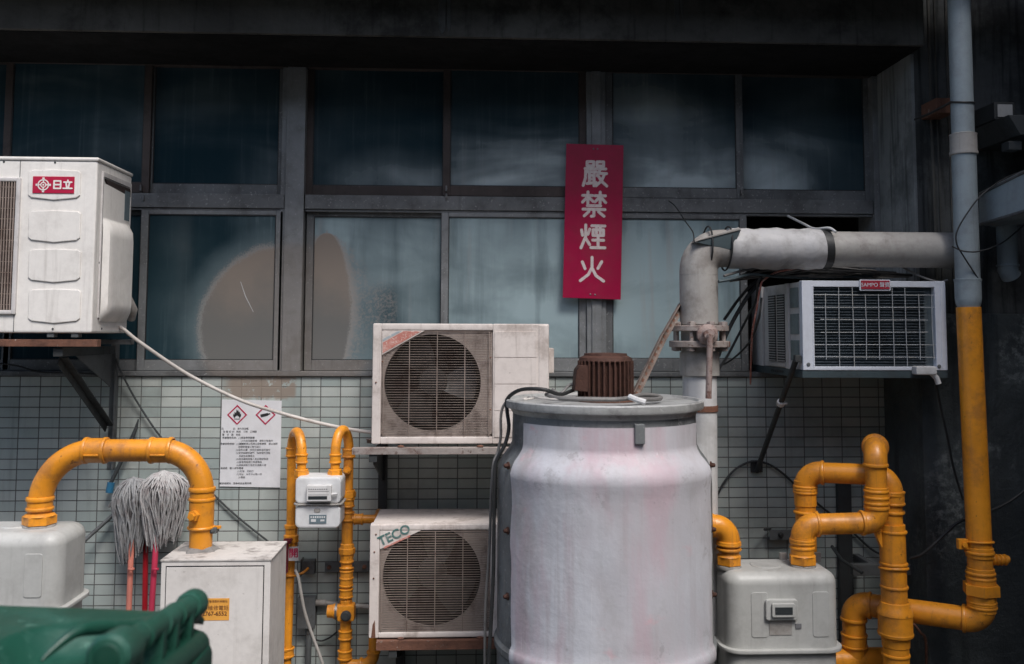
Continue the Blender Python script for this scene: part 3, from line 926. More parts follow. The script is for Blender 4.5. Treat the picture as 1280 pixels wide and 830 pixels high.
# ------------------------------------------------------------------ gas safety notice
nt_ = thing('notice_board', 'white laminated safety notice with two red diamond hazard symbols on the tiles', 'notice', W(313, 609, .006))
c = [W(277.5, 499.5, .006), W(352, 501, .006), W(350, 609.5, .006), W(274.5, 608, .006)]
link('notice_sheet', B().prism([(p.x, p.z) for p in c], -.006, -.001), 'paper', nt_)
SN = S(.006)
for px in (296.5, 332):
    p = W(px, 518.5, .006)
    h, t = 12.2 / SN, 1.5 / SN
    b = B()
    q = [(p.x, p.z + h), (p.x + h, p.z), (p.x, p.z - h), (p.x - h, p.z)]
    qi = [(p.x, p.z + h - t * 1.4), (p.x + h - t * 1.4, p.z), (p.x, p.z - h + t * 1.4), (p.x - h + t * 1.4, p.z)]
    for k in range(4):
        b.prism([q[k], q[(k + 1) % 4], qi[(k + 1) % 4], qi[k]], -.0075, -.006)
    link('hazard_diamond', b, 'inkred', nt_)
p = W(296.5, 518.5, .006)
k = 1 / SN
fl = [(-4.8, -1.5), (-4.6, 1.5), (-3.4, -.2), (-3.2, 3.8), (-1.6, 2.2), (-.6, 7), (.6, 4.4), (1.2, 6), (2.2, 2.6), (3.2, 4.4), (3.6, .4), (4.8, 2), (4.6, -1.8), (3, -4), (2.2, -2), (0, -.6), (-2, -2), (-2.8, -4)]
b = B().prism([(p.x + x * k, p.z + z * k) for x, z in fl], -.0075, -.006)
b.box(p.x - 3.6 * k, p.x + 3.6 * k, -.0075, -.006, p.z - 5.4 * k, p.z - 4.7 * k)
link('flame_symbol', b, 'ink', nt_)
p = W(331.5, 518.5, .006)
a = .24
cyl = [(-5.6, -1.7), (3, -1.7), (4.2, -.8), (6.2, -.8), (6.2, .8), (4.2, .8), (3, 1.7), (-5.6, 1.7)]
link('cylinder_symbol', B().prism([(p.x + (x * math.cos(a) - z * math.sin(a)) * k, p.z + (x * math.sin(a) + z * math.cos(a)) * k) for x, z in cyl], -.0075, -.006), 'ink', nt_)
lines = [(279.5, 536, 'ink', '品　　　　名：液化石油氣'), (279.5, 539.8, 'ink', '危 害 成 分：丙烷　丁烷　乙硫醇'), (279.5, 543.6, 'ink', '警　示　語：危險'), (279, 547.4, 'ink', '危害警告訊息：(1)極度易燃氣體'),
         (302, 551.2, 'inkgrey', '(2)內含加壓氣體　遇熱可能爆炸'), (279, 555, 'ink', '危害防範措施：(1)遠離熱源火花明火及熱表面　禁止抽菸'), (300, 558.8, 'inkgrey', '洩漏氣體著火時勿滅火'), (296, 562.6, 'inkgrey', '(2)避免日曬　存放於通風良好處所'),
         (296, 566.4, 'inkgrey', '(3)使用後關閉閥門　保持場所通風'), (300, 570.2, 'inkgrey', '並避免靜電產生'), (296, 574, 'inkgrey', '(4)若洩漏請撤離人員並關閉氣源'), (296, 577.8, 'inkgrey', '(5)緊急時請撥打救援電話'), (296, 581.6, 'inkgrey', '(6)容器須直立固定並遠離火源'),
         (278, 585.4, 'ink', '製造商　輸入或供應者'), (296, 589.2, 'inkgrey', '(1)名稱　瓦斯行'), (296, 593, 'inkgrey', '(2)地址　本市中山路一段'), (296, 596.8, 'inkgrey', '(3)電話'), (277.5, 604.5, 'ink', '更詳細資料　請參考安全資料表')]
b1, b2 = B(), B()
for px, py, m_, s in lines:
    p = W(px, py, .0065)
    bb = b1 if m_ == 'ink' else b2
    sz = 2.75 / SN
    n_ = len(s)
    bb.text(s, FACE((p.x + n_ * sz * .42, -.0066, p.z)), sz, .0002)
link('printed_line', b1, 'ink', nt_)
link('printed_text', b2, 'inkgrey', nt_)

# ------------------------------------------------------------------ tank with motor
DT = 1.0
TC = W(754.5, 600, DT)
TX, TY = TC.x, -DT
KT = 1 / S(DT)


def tz(py):
    return W(756, py, DT).z


tank = thing('steel_tank', 'big upright tank in peeling pinkish white paint with a rusty motor on its lid', 'tank', (TX, TY, 0))
body = [(113, 520), (114, 552), (118, 560), (126, 571), (131, 582), (131.5, 600), (131.5, 790), (135, 794), (135, 801), (131.5, 806), (131, 840)]
b = B()
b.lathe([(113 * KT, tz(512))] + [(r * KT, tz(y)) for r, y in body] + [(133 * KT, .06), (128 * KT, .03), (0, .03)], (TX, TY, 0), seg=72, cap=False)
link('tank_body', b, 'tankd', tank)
b = B()
b.lathe([(0, tz(501)), (115 * KT, tz(501)), (117 * KT, tz(498)), (121.5 * KT, tz(498)), (123 * KT, tz(499.5)), (123 * KT, tz(505)), (122 * KT, tz(508)), (116 * KT, tz(510)), (113.5 * KT, tz(515)), (110 * KT, tz(519))], (TX, TY, 0), seg=72, cap=False)
link('tank_rim', b, 'rim', tank)
sh = [(113, 524), (117.4, 523), (117.8, 548), (119.5, 554), (124, 561), (129.5, 567.5), (133.6, 574), (135.8, 581), (135.8, 587), (134.4, 595), (133.8, 606)] + [(133.8, 606 + 177 * k / 12) for k in range(1, 13)] + [(136.5, 788), (138, 795), (137, 802), (134.5, 806), (131, 806)]
b = B()
half = math.radians(61)
b.lathe([(r * KT, tz(y)) for r, y in sh], (TX, TY, 0), seg=90, a0=-PI / 2 - half, a1=-PI / 2 + half, cap=False)
from mathutils import noise as mnoise
for v in b.bm.verts:
    o = Vector((v.co.x - TX, v.co.y - TY, 0)).normalized()
    e = abs(math.atan2(o.x, -o.y)) / half
    v.co += o * (mnoise.noise(v.co * 4.5) * .004 + mnoise.noise(v.co * 13) * .0013 + (.003 * mnoise.noise(v.co * 25) if e > .97 else 0))
    if e > .97:
        tng = Vector((-o.y, o.x, 0))
        v.co += tng * .012 * mnoise.noise(v.co * 16)
link('front_cladding', b, 'tankw', tank, 'peeling pinkish white curved front cladding')
for sgn in (-1, 1):
    for py in (574, 651, 729):
        a = -PI / 2 + sgn * math.radians(66.5)
        dirv = Vector((math.cos(a), math.sin(a), 0))
        o = Vector((TX, TY, tz(py))) + dirv * 131 * KT
        b = B()
        b.lathe([(.014, 0), (.014, .004), (.009, .006), (.008, .015), (.005, .019), (0, .020)], o, dirv, 16)
        link('bolt', b, 'motor', tank)
b = B()
p = W(778, 528, DT - .0)
b.box(p.x - .018, p.x + .018, TY - 120 * KT, TY - 110 * KT, tz(541), tz(518.5), .004)
link('lid_clip', b, 'tankd', tank)
# motor: finned body, cap, terminal box
mx, mr = W(757, 470, DT).x, 33 * KT
mo = B()
z0, z1 = tz(498), tz(452)
mo.lathe([(mr * .9, z0), (mr * .9, z1), (0, z1)], (mx, TY, 0), seg=40, cap=False)
for k in range(32):
    a = 2 * PI * k / 32
    M = Matrix.Translation((mx, TY, 0)) @ Matrix.Rotation(a, 4, 'Z')
    mo.box(mr * .85, mr * 1.06, -.0034, .0034, z0 + .004, z1 + .004, .001, 1, M)
mot = link('motor', mo, 'motor', tank, 'brown rusted ribbed electric motor')
cp = B().lathe([(mr * 1.0, z1), (mr * 1.02, z1 + .004), (mr * .98, z1 + .016), (mr * .82, z1 + .024), (mr * .8, z1 + .032), (mr * .5, z1 + .034), (0, z1 + .034)], (mx, TY, 0), seg=40)
link('fan_cap', cp, 'motor', mot)
tb = B()
xa = mx - mr * 1.0
tb.prism([(xa - .028, tz(487)), (xa + .03, tz(489)), (xa + .03, tz(456)), (xa - .006, tz(456)), (xa - .02, tz(462))], TY - .075, TY + .02, .006)
link('terminal_box', tb, 'motor', mot)
link('motor_flange', B().lathe([(0, tz(500)), (mr * 1.25, tz(500.4)), (mr * 1.25, tz(497)), (0, tz(496.5))], (mx, TY, 0), seg=40), 'rust', mot)

cable('cable', [(716, 488, 1.0), (700, 493, 1.1), (680, 487, 1.15), (655, 486.5, 1.1), (641, 492, 1.06), (633.5, 501, 1.04), (634, 515, 1.04), (636, 535, 1.05), (631, 556, 1.06), (620, 577, 1.06), (618, 600, 1.06), (617.5, 650, 1.06), (616.5, 720, 1.06), (614, 775, 1.06), (611, 830, 1.06), (611, 900, 1.06)], .0075, 'black',
      'thick dark cable running over the tank lid and down its left flank')
cable('cable', [(637, 498, 1.0), (629, 508, 1.0), (626, 522, 1.0), (626, 545, 1.0), (622, 566, 1.0), (617, 580, 1.02), (614, 620, 1.02), (612, 680, 1.0), (607, 760, 1.0), (606, 840, 1.0)], .0055, 'cablegrey', 'thin grey cable looping off the tank rim left of the thick dark one')
cable('conduit', [(683, 493, 1.12), (695, 497.3, 1.2), (712, 498.5, 1.24), (740, 499, 1.26), (770, 499.2, 1.26), (787, 497.5, 1.24), (800, 494, 1.2), (818, 494.5, 1.12), (826, 497, 1.1), (821, 499, 1.15), (806, 499.3, 1.2), (792, 498.5, 1.2)], .0085, 'cablegrey',
      'grey flexible conduit coiled in front of the brown motor on the lid', 'conduit')
cable('cable', [(690, 486.5, 1.0), (700, 492, 1.02), (711, 482, 1.0), (716, 480, 1.0)], .006, 'cablegrey', 'short grey cable entering the terminal box of the rusty motor')
cable('cable_end', [(787, 496, 1.26), (797, 500, 1.29), (807, 503, 1.3)], .011, 'pvcw', 'pale taped cable end lying on the tank rim right of the motor', 'cable')
cable('cable', [(668, 497.5, 1.12), (655, 499.4, 1.16), (662, 496.7, 1.1), (690, 499, 1.2), (716, 500.2, 1.24)], .004, 'hose', 'thin brownish cable lying along the inside of the tank rim')

# ------------------------------------------------------------------ outdoor units


def fan_grille(root, cx, cz, R, x0, x1, z0, z1, yf, n_h, verts, skip=None, rot=0.0):
    """square wire grille over a round fan opening, everything a child of root"""
    # backing plate with a round hole
    b = B()
    t = bmesh.new()
    N = 72
    sq, ci = [], []
    for k in range(N):
        a = 2 * PI * k / N
        c_, s_ = math.cos(a), math.sin(a)
        fx = ((x1 - cx) if c_ > 0 else (cx - x0)) / max(abs(c_), 1e-6)
        fz = ((z1 - cz) if s_ > 0 else (cz - z0)) / max(abs(s_), 1e-6)
        m = min(fx, fz)
        sq.append(t.verts.new((cx + c_ * m, yf, cz + s_ * m)))
        ci.append(t.verts.new((cx + c_ * R, yf, cz + s_ * R)))
    cb = [t.verts.new((v.co.x, yf + .03, v.co.z)) for v in ci]
    for k in range(N):
        j = (k + 1) % N
        t.faces.new((sq[k], sq[j], ci[j], ci[k]))
        t.faces.new((ci[k], ci[j], cb[j], cb[k]))
    bmesh.ops.recalc_face_normals(t, faces=t.faces)
    b._add(t)
    link('grille_backing', b, 'grillebk', root)
    s = B().lathe([(R + .006, -.005), (R + .004, -.15), (0, -.155)], (cx, yf + .005, cz), (0, -1, 0), 48, cap=False)
    link('fan_shroud', s, 'shroud', root)
    fan = B()
    for k in range(3):
        a = rot + 2 * PI * k / 3
        t = bmesh.new()
        rows = []
        for i in range(7):
            rr = R * (.26 + .66 * i / 6)
            row = []
            for j in range(7):
                ph = a + (j / 6 - .5) * (1.15 - .25 * i / 6) + .15 * i / 6
                row.append(t.verts.new((cx + rr * math.cos(ph), yf + .045 + .045 * (j / 6), cz + rr * math.sin(ph))))
            rows.append(row)
        for i in range(6):
            for j in range(6):
                t.faces.new((rows[i][j], rows[i][j + 1], rows[i + 1][j + 1], rows[i + 1][j]))
        bmesh.ops.recalc_face_normals(t, faces=t.faces)
        bmesh.ops.solidify(t, geom=t.faces[:], thickness=.003)
        fan._add(t)
    fan.lathe([(R * .30, -.09), (R * .30, -.05), (R * .27, -.042), (R * .1, -.04), (0, -.04)], (cx, yf + .0, cz), (0, -1, 0), 32, cap=False)
    link('fan', fan, 'fan', root)
    w = B()
    for k in range(n_h):
        z = z0 + .006 + (z1 - z0 - .012) * k / (n_h - 1)
        xs = x0 + .003
        if skip and z > skip(xs):
            # the corner badge cuts the wires short
            lo, hi = xs, x1
            for _ in range(24):
                mid = (lo + hi) / 2
                if z > skip(mid):
                    lo = mid
                else:
                    hi = mid
            xs = hi + .004
        w.box(xs, x1 - .003, yf - .009, yf - .0055, z - .00085, z + .00085)
    for x in verts:
        ztop_ = z1 - .004
        if skip:
            ztop_ = min(ztop_, skip(x) - .004)
        w.box(x - .0017, x + .0017, yf - .012, yf - .0085, z0 + .003, ztop_)
    link('grille', w, 'grille', root)


def condenser(label, px0, px1, py0, py1, df, db, gx0, gx1, gy0, gy1, ccx, ccy, cr, badge, seams=(), right_panel=None, rot=0.0, mat='white', foot=True):
    X0, X1, Z0, Z1 = box_of(px0, py0, px1, py1, df)
    root = thing('air_conditioner', label, 'air conditioner', ((X0 + X1) / 2, -(df + db) / 2, Z0), 'fan outdoor units on brackets')
    yf = -df
    k = 1 / S(df)
    G0, G1, H0, H1 = box_of(gx0, gy0, gx1, gy1, df)
    cx, cz, R = W(ccx, ccy, df).x, W(ccx, ccy, df).z, cr * k
    # casing: rear body plus a front frame around the grille
    b = B()
    xa_, xb_, za_, zb_, ya_ = X0 + .006, X1 - .006, Z0 + .006, Z1 - .004, yf + .046
    b.box(xa_, xb_, ya_, -db, zb_ - .012, zb_, .006)
    b.box(xa_, xb_, ya_, -db, za_, za_ + .012, .006)
    b.box(xa_ + .001, xa_ + .012, ya_, -db - .001, za_ + .010, zb_ - .010, .001)
    b.box(xb_ - .012, xb_ - .001, ya_, -db - .001, za_ + .010, zb_ - .010, .001)
    b.box(xa_ + .011, xb_ - .011, -db - .010, -db - .002, za_ + .011, zb_ - .011)
    link('casing', b, mat, root)
    b = B()
    b.box(X0, G0, yf, yf + .052, Z0, Z1, .007)
    b.box(G0 - .002, G1 + .002, yf + .0004, yf + .052, H1, Z1 - .0004, .006)
    b.box(G0 - .002, G1 + .002, yf + .0004, yf + .052, Z0 + .0004, H0, .006)
    b.box(G1, X1, yf, yf + .052, Z0, Z1, .007)
    link('front_panel', b, mat, root)
    ry = yf + .012
    xs = [G0 + (G1 - G0) * t for t in (.02, .25, .5, .75, .97)]
    ln = None
    if badge:
        bx, bz = W(badge[0], gy0, df).x, W(gx0, badge[1], df).z
        ln = lambda x: H1 + (x - bx) * (H1 - bz) / (bx - G0) if x < bx else H1 + 1
    fan_grille(root, cx, cz, R, G0, G1, H0, H1, ry, 42, xs, ln, rot)
    if badge:
        link('corner_plate', B().prism([(G0 + .001, H1 - .001), (bx, H1 - .001), (G0 + .001, bz)], yf + .001, ry - .001, .0015), mat, root)
    return root, (X0, X1, Z0, Z1, G0, G1, H0, H1, k, yf)


# the upper of the two: salmon striped badge
ac, (X0, X1, Z0, Z1, G0, G1, H0, H1, k, yf) = condenser('yellowed air conditioner with a faded red corner stripe on the upper shelf', 465, 686.5, 404.5, 555, .46, .12, 476.5, 615.5, 413, 546, 540.5, 478.5, 60,
                                                        (531, 444), rot=2.0)
bx, bz = W(531, 413, .46).x, W(476.5, 444, .46).z


def stripe(u0, u1, mat, label, root, yq):
    """band parallel to the cut edge of the corner badge; u = 0 at the corner, 1 at the cut"""
    A = Vector((G0, H1))
    pu = Vector((bx - G0, 0))
    pv = Vector((0, bz - H1))
    q = [A + pu * u0, A + pu * u1, A + pv * u1, A + pv * u0]
    e = .002
    q = [(min(max(p.x, G0 + .004), 9), min(p.y, H1 - .004)) for p in q]
    link('stripe', B().prism(q, yq - .0012, yq), mat, root, label)


stripe(.50, .92, 'salmon', 'faded red stripe', ac, yf + .0012)
stripe(.36, .46, 'paleblue', 'faded pale blue stripe', ac, yf + .0012)
# embossed panels right of the grille
P0, P1, Q0, Q1 = box_of(618, 414, 671, 547, .46)
b = B()
for i in range(4):
    h = (Q1 - Q0) / 4
    b.box(P0, P1, yf - .003, yf + .004, Q0 + h * i + .0018, Q0 + h * (i + 1) - .0018, .0008)
link('side_panel', b, 'white', ac)
e0, e1, _, _ = box_of(673.5, 414, 686, 547, .46)
link('edge_cover', B().box(e0, e1 - .001, yf - .003, yf + .02, Z0 + .004, Z1 - .006, .003), 'white', ac)
v0 = W(690.5, 437, .25)
link('valve_cover', B().box(X1 - .004, v0.x + .004, -.3, -.2, W(690, 466, .25).z, W(690, 435, .25).z, .006), 'white', ac)
b = B()
for px, py in ((470, 478), (478, 452), (613, 447), (613, 512), (678, 488)):
    p = W(px, py, .46)
    b.ball((p.x, yf - .002, p.z), .004, (1, .7, 1))
link('screw', b, 'rust', ac)
# the lower one, with lettering
ac2, (X0, X1, Z0, Z1, G0, G1, H0, H1, k, yf) = condenser('grimy air conditioner with faded diagonal lettering on the lower rusty shelf', 461.5, 684, 655, 797, .48, .10, 474, 613, 663, 790, 539.5, 722, 60,
                                                         (526, 687), rot=3.4)
bx, bz = W(526, 663, .48).x, W(474, 687, .48).z
an = math.atan2(H1 - bz, bx - G0)
p = W(493, 669, .48)
link('lettering', B().text('TECO', FACE((p.x, yf - .0004, p.z), -an), .056, .0008, .0012), 'teal', ac2, 'faded teal diagonal letters')
q0 = Vector((p.x, p.z)) + Vector((math.sin(an), -math.cos(an))) * .027
b = B()
dx, dz = math.cos(an) * .062, math.sin(an) * .062
b.prism([(q0.x - dx, q0.y - dz), (q0.x + dx, q0.y + dz), (q0.x + dx + .001, q0.y + dz - .008), (q0.x - dx + .001, q0.y - dz - .008)], yf - .0002, yf + .002)
link('stripe', b, 'salmon', ac2)
P0, P1, Q0, Q1 = box_of(617, 664, 668, 790, .48)
link('side_panel', B().box(P0, P1, yf - .003, yf + .004, Q0, Q1, .002), 'white', ac2)
b = B()
for px, py in ((467, 723), (470, 668), (468, 690)):
    p = W(px, py, .48)
    b.ball((p.x, yf - .001, p.z), .004, (1, .7, 1))
link('screw', b, 'rust', ac2)
b = B()
a0, a1, c0, c1 = box_of(464, 775, 469.5, 797, .48)
b.prism([(a0, c0), (a1, c0), (a1 - .004, c1), (a0 + .006, c1 - .02)], yf - .0015, yf + .001)
link('rust_patch', b, 'rust', ac2)

# shelves under them


def shelf(label, px0, px1, py0, py1, df, post_px, post_y1, mat):
    X0, X1, Z0, Z1 = box_of(px0, py0, px1, py1, df)
    root = thing('wall_bracket', label, 'wall bracket', ((X0 + X1) / 2, 0, Z0), 'steel wall brackets under the air conditioners')
    b = B()
    b.box(X0, X1, -df, -df + .004, Z0, Z1, .001)
    b.box(X0, X1, -df + .004, -df + .045, Z1 - .004, Z1, .001)
    link('front_rail', b, mat, root)
    b = B()
    b.box(X0 + .02, X1 - .02, -.14, -.10, Z1 - .006, Z1 - .002, .001)
    b.box(X0 + .02, X1 - .02, -.104, -.10, Z0 + .002, Z1 - .006, .001)
    link('rear_rail', b, mat, root)
    for px in post_px:
        x = W(px, py1, .05).x
        b = B()
        zb = W(px, post_y1, .02).z
        b.box(x - .022, x + .022, -.008, -.002, zb, Z0, .001)
        b.box(x + .016, x + .022, -.045, -.008, zb, Z0, .001)
        b.box(x - .018, x + .018, -df + .006, -.006, Z0 - .034, Z0 - .002, .002)
        b.prism([(-.012, Z0 - .19), (-.012, Z0 - .034), (-df + .05, Z0 - .034), (-df + .05, Z0 - .05)], x - .003, x + .003, 0, 'X')
        link('post', b, 'darksteel', root)
    b = B()
    for px in (501, 600):
        p = W(px, py0, df - .02)
        b.ball((p.x, -df + .02, Z1 + .004), .012, (1.3, .9, .6))
    link('foot_bolt', b, 'rust', root)
    return root


shelf('chipped grey steel shelf bracket under the red striped unit', 440, 690, 560, 568, .50, (478, 664), 640, 'shelf')
shelf('brown rusted shelf bracket under the lettered lower unit', 470, 690, 800.5, 812, .50, (500, 664), 850, 'rust')

# ------------------------------------------------------------------ big white unit at the left
DF, DB = .66, .26
X1 = W(119, 300, DF).x
Z1 = W(100, 196.5, DF).z
Z0 = W(100, 416.5, DF).z
X0 = X1 - .92
yf = -DF
acl = thing('air_conditioner', 'clean white air conditioner with a red badge and four embossed panels', 'air conditioner', ((X0 + X1) / 2, -.45, Z0), 'fan outdoor units on brackets')
link('casing', B().box(X0, X1, yf + .0, -DB, Z0, Z1 - .014, .012), 'white2', acl)
link('top_cover', B().box(X0 - .004, X1 + .004, yf - .004, -DB + .002, Z1 - .016, Z1, .006), 'white2', acl)
for i, (y0, y1) in enumerate(((213, 248), (264, 301), (312, 351), (362, 402))):
    a0, a1, c0, c1 = box_of(36, y0, 101, y1, DF)
    poly = [(a0, c1 - .01), (a0 + .012, c1), ((a0 + a1) / 2, c1 + .004), (a1 - .012, c1), (a1, c1 - .01), (a1, c0 + .014), (a1 - .014, c0 + .002), ((a0 + a1) / 2, c0 - .008), (a0 + .014, c0 + .002), (a0, c0 + .014)]
    link('embossed_panel', B().prism(poly, yf - .0065, yf + .002, .005), 'white2', acl)
a0, a1, c0, c1 = box_of(42, 221, 94, 242, DF)
bd = link('badge', B().box(a0, a1, yf - .0095, yf - .0065, c0, c1, .001), 'logo', acl)
b = B()
p = W(55.5, 231.5, DF)
yy = yf - .0095


def ring(b, x, z, r0, r1, y, seg=32):
    b.lathe([(r0, 0), (r0, .0012), (r1, .0012), (r1, 0)], (x, y, z), (0, -1, 0), seg, cap=False)


kk = 1 / S(DF)
ring(b, p.x, p.z, 5.6 * kk, 7.0 * kk, yy)
ring(b, p.x, p.z, 2.4 * kk, 3.6 * kk, yy)
b.lathe([(0, 0), (1.1 * kk, 0), (1.1 * kk, .0012), (0, .0012)], (p.x, yy, p.z), (0, -1, 0), 16, cap=False)
for s_ in range(4):
    a = PI / 2 * s_
    M = Matrix.Translation((p.x, yy, p.z)) @ Matrix.Rotation(a, 4, 'Y')
    b.box(6.6 * kk, 9.2 * kk, -.0012, 0, -1.3 * kk, 1.3 * kk, 0, 1, M)
    b.box(3.4 * kk, 5.8 * kk, -.0011, 0, -.7 * kk, .7 * kk, 0, 1, M)
p = W(73, 231.3, DF)
strokes(b, [[(14, 8), (86, 8), (86, 92), (14, 92), (14, 8)], [(14, 50), (86, 50)]], p.x, p.z, 11 * kk, .95 * kk, yy, th=.0012)
p = W(86, 231.3, DF)
strokes(b, [[(50, 2), (50, 18)], [(8, 22), (92, 22)], [(32, 36), (40, 80)], [(68, 36), (58, 82)], [(2, 92), (98, 92)]], p.x, p.z, 11 * kk, .95 * kk, yy, th=.0012)
link('emblem', b, 'white2', bd)
# fan grille on the visible end
g1 = W(24, 300, DF).x
zA, zB_ = W(10, 393, DF).z, W(10, 222, DF).z
g0 = X0 + .05
b = B()
fw = .018
b.box(g1 - fw, g1, yf - .012, yf + .004, zA, zB_, .005)
b.box(g0, g1 - fw + .002, yf - .0115, yf + .004, zB_ - fw, zB_, .005)
b.box(g0, g1 - fw + .002, yf - .0115, yf + .004, zA, zA + fw, .005)
gf = link('grille_frame', b, 'acside', acl)
b = B()
x = g1 - fw - .006
while x > g0 + .02:
    b.box(x - .002, x + .002, yf - .010, yf - .004, zA + fw, zB_ - fw)
    x -= .0115
for j in range(12):
    z = zA + fw + (zB_ - zA - 2 * fw) * (j + .5) / 12
    b.box(g0, g1 - fw, yf - .004, yf - .0015, z - .0012, z + .0012)
link('grille', b, 'grille', acl)
link('fan_opening', B().box(g0, g1 - fw, yf - .0012, yf + .002, zA + fw, zB_ - fw), 'shroud', acl)
b = B()
sx = W(20, 300, DF).x
b.box(sx + .004, sx + .0065, yf - .0012, yf + .002, Z0 + .004, Z1 - .017)
link('panel_seam', b, 'steel', acl)
b = B()
for px, py in ((5, 202), (69, 203), (66, 411)):
    p = W(px, py, DF)
    b.ball((p.x, yf - .001, p.z), .0045, (1, .6, 1))
for fy, pz in ((.1, .02), (.3, .02), (.05, .3), (.12, .58)):
    b.ball((X1 + .001, yf + fy, Z0 + pz), .0045, (.6, 1, 1))
link('screw', b, 'darksteel', acl)
# right flank: sunken handle recess over a bulging service cover
b = B()
zq = lambda py: W(140, py, .45).z
y0, y1 = yf + .06, -DB - .03
b.box(X1 - .001, X1 + .006, y0 - .012, y0, zq(398), zq(222), .002)
b.box(X1 - .001, X1 + .006, y1, y1 + .01, zq(398), zq(222), .002)
b.box(X1 - .001, X1 + .006, y0, y1, zq(228), zq(222), .002)
link('recess_frame', b, 'acside', acl)
cv = B()
t = bmesh.new()
rows = []
prof = [(zq(402), .0), (zq(398), .012), (zq(390), .030), (zq(380), .034), (zq(300), .034), (zq(288), .030), (zq(280), .010), (zq(276), .003), (zq(236), .003)]
for (z, o_) in prof:
    rows.append([t.verts.new((X1 + o_ * f_ + .002, y0 + (y1 - y0) * g_, z)) for g_, f_ in ((0, .15), (.06, .8), (.18, 1.0), (.6, 1.0), (.9, .95), (.97, .7), (1, .1))])
for i in range(len(rows) - 1):
    for j in range(6):
        t.faces.new((rows[i][j], rows[i][j + 1], rows[i + 1][j + 1], rows[i + 1][j]))
bmesh.ops.recalc_face_normals(t, faces=t.faces)
bmesh.ops.solidify(t, geom=t.faces[:], thickness=.002)
cv._add(t)
link('service_cover', cv, 'white2', acl)
link('hand_recess', B().prism([(y0 + .01, zq(230)), (y1 - .005, zq(230)), (y1 - .005, zq(240)), (y0 + .035, zq(236))], X1 + .002, X1 + .007, 0, 'X'), 'shroud', acl)
link('rating_label', B().box(X1 + .006, X1 + .0075, y1 - .075, y1 - .012, zq(272), zq(234)), 'bluelabel', acl)
b = B()
for fx in (.06, .16, .7):
    b.box(X1 - fx - .03, X1 - fx, yf + .01, yf + .05, Z0 - .018, Z0, .003)
link('foot', b, 'steel', acl)
# its bracket
br = thing('wall_bracket', 'dark steel wall bracket with a rusty red rail under the white unit', 'wall bracket', (W(140, 430, .05).x, 0, W(140, 585, .0).z), 'steel wall brackets under the air conditioners')
r0, r1, q0, q1 = box_of(-150, 424, 124, 433, DF - .03)
link('front_rail', B().box(r0, r1, -DF + .01, -DF + .05, q0, q1, .002), 'rust', br)
r0b, r1b, q0b, q1b = box_of(-150, 424, 166, 430, .3)
link('rear_rail', B().box(r0b, r1b, -.32, -.28, q0b, q1b, .002), 'steel', br)
xp = W(140.5, 500, .02).x
ptop, pbot = W(140, 440, .02).z, W(140, 586, .02).z
b = B()
b.box(xp - .02, xp + .02, -.008, -.002, pbot, ptop + .05, .001)
b.box(xp + .014, xp + .02, -.045, -.008, pbot, ptop + .05, .001)
link('post', b, 'steel', br)
zr = q0 - .002
b = B()
b.box(xp - .022, xp + .018, -DF + .03, -.05, zr - .04, zr - .003, .002)
link('arm', b, 'darksteel', br)
link('gusset', B().prism([(-.05, zr - .20), (-.05, zr - .042), (-.45, zr - .042)], xp - .004, xp + .002, 0, 'X'), 'steel', br)
b = B()
A, C_ = Vector((xp - .008, -DF + .10, zr - .045)), Vector((xp - .002, -.03, W(147, 532, .03).z))
dirv = (C_ - A).normalized()
M = Matrix.Translation(A) @ Vector((0, 0, 1)).rotation_difference(dirv).to_matrix().to_4x4()
L = (C_ - A).length
b.box(-.019, .019, -.003, .003, 0, L, .001, 1, M)
b.box(-.019, -.013, .003, .034, 0, L, .001, 1, M)
link('strut', b, 'darksteel', br)

single('hose', B().tube(spline([W(120, 398, .40), W(150, 409, .36), W(175, 428, .32), W(235, 468, .24), W(300, 500, .20), W(350, 516, .18), W(400, 529, .18), W(440, 537, .2), W(470, 541, .22)]), .0085, 10), 'hose',
       'long off white drain hose sloping from the clean white unit past the safety notice', 'hose')
b = B()
b.tube([W(140, 358, .30), W(158, 372, .26), W(165, 388, .22), W(164, 398, .18)], [.02, .024, .026, .02], 12)
link_p = single('refrigerant_pipe', b, 'galv', 'lagged grey pipe stub behind the clean white unit', 'pipe')
cable('cable', [(-20, 452, .04), (20, 457, .03), (50, 465, .02), (90, 466, .02), (130, 468, .02)], .004, 'black', 'thin black cable along the window sill under the white unit')
cable('cable', [(145, 448, .06), (150, 462, .05), (170, 500, .03), (200, 545, .02), (240, 590, .015), (290, 640, .015), (352, 690, .02)], .005, 'darksteel', 'dark thin cable hanging diagonally over tiles behind the mops and yellow bend')
# ------------------------------------------------------------------ left gas meter, arched pipe, cabinet


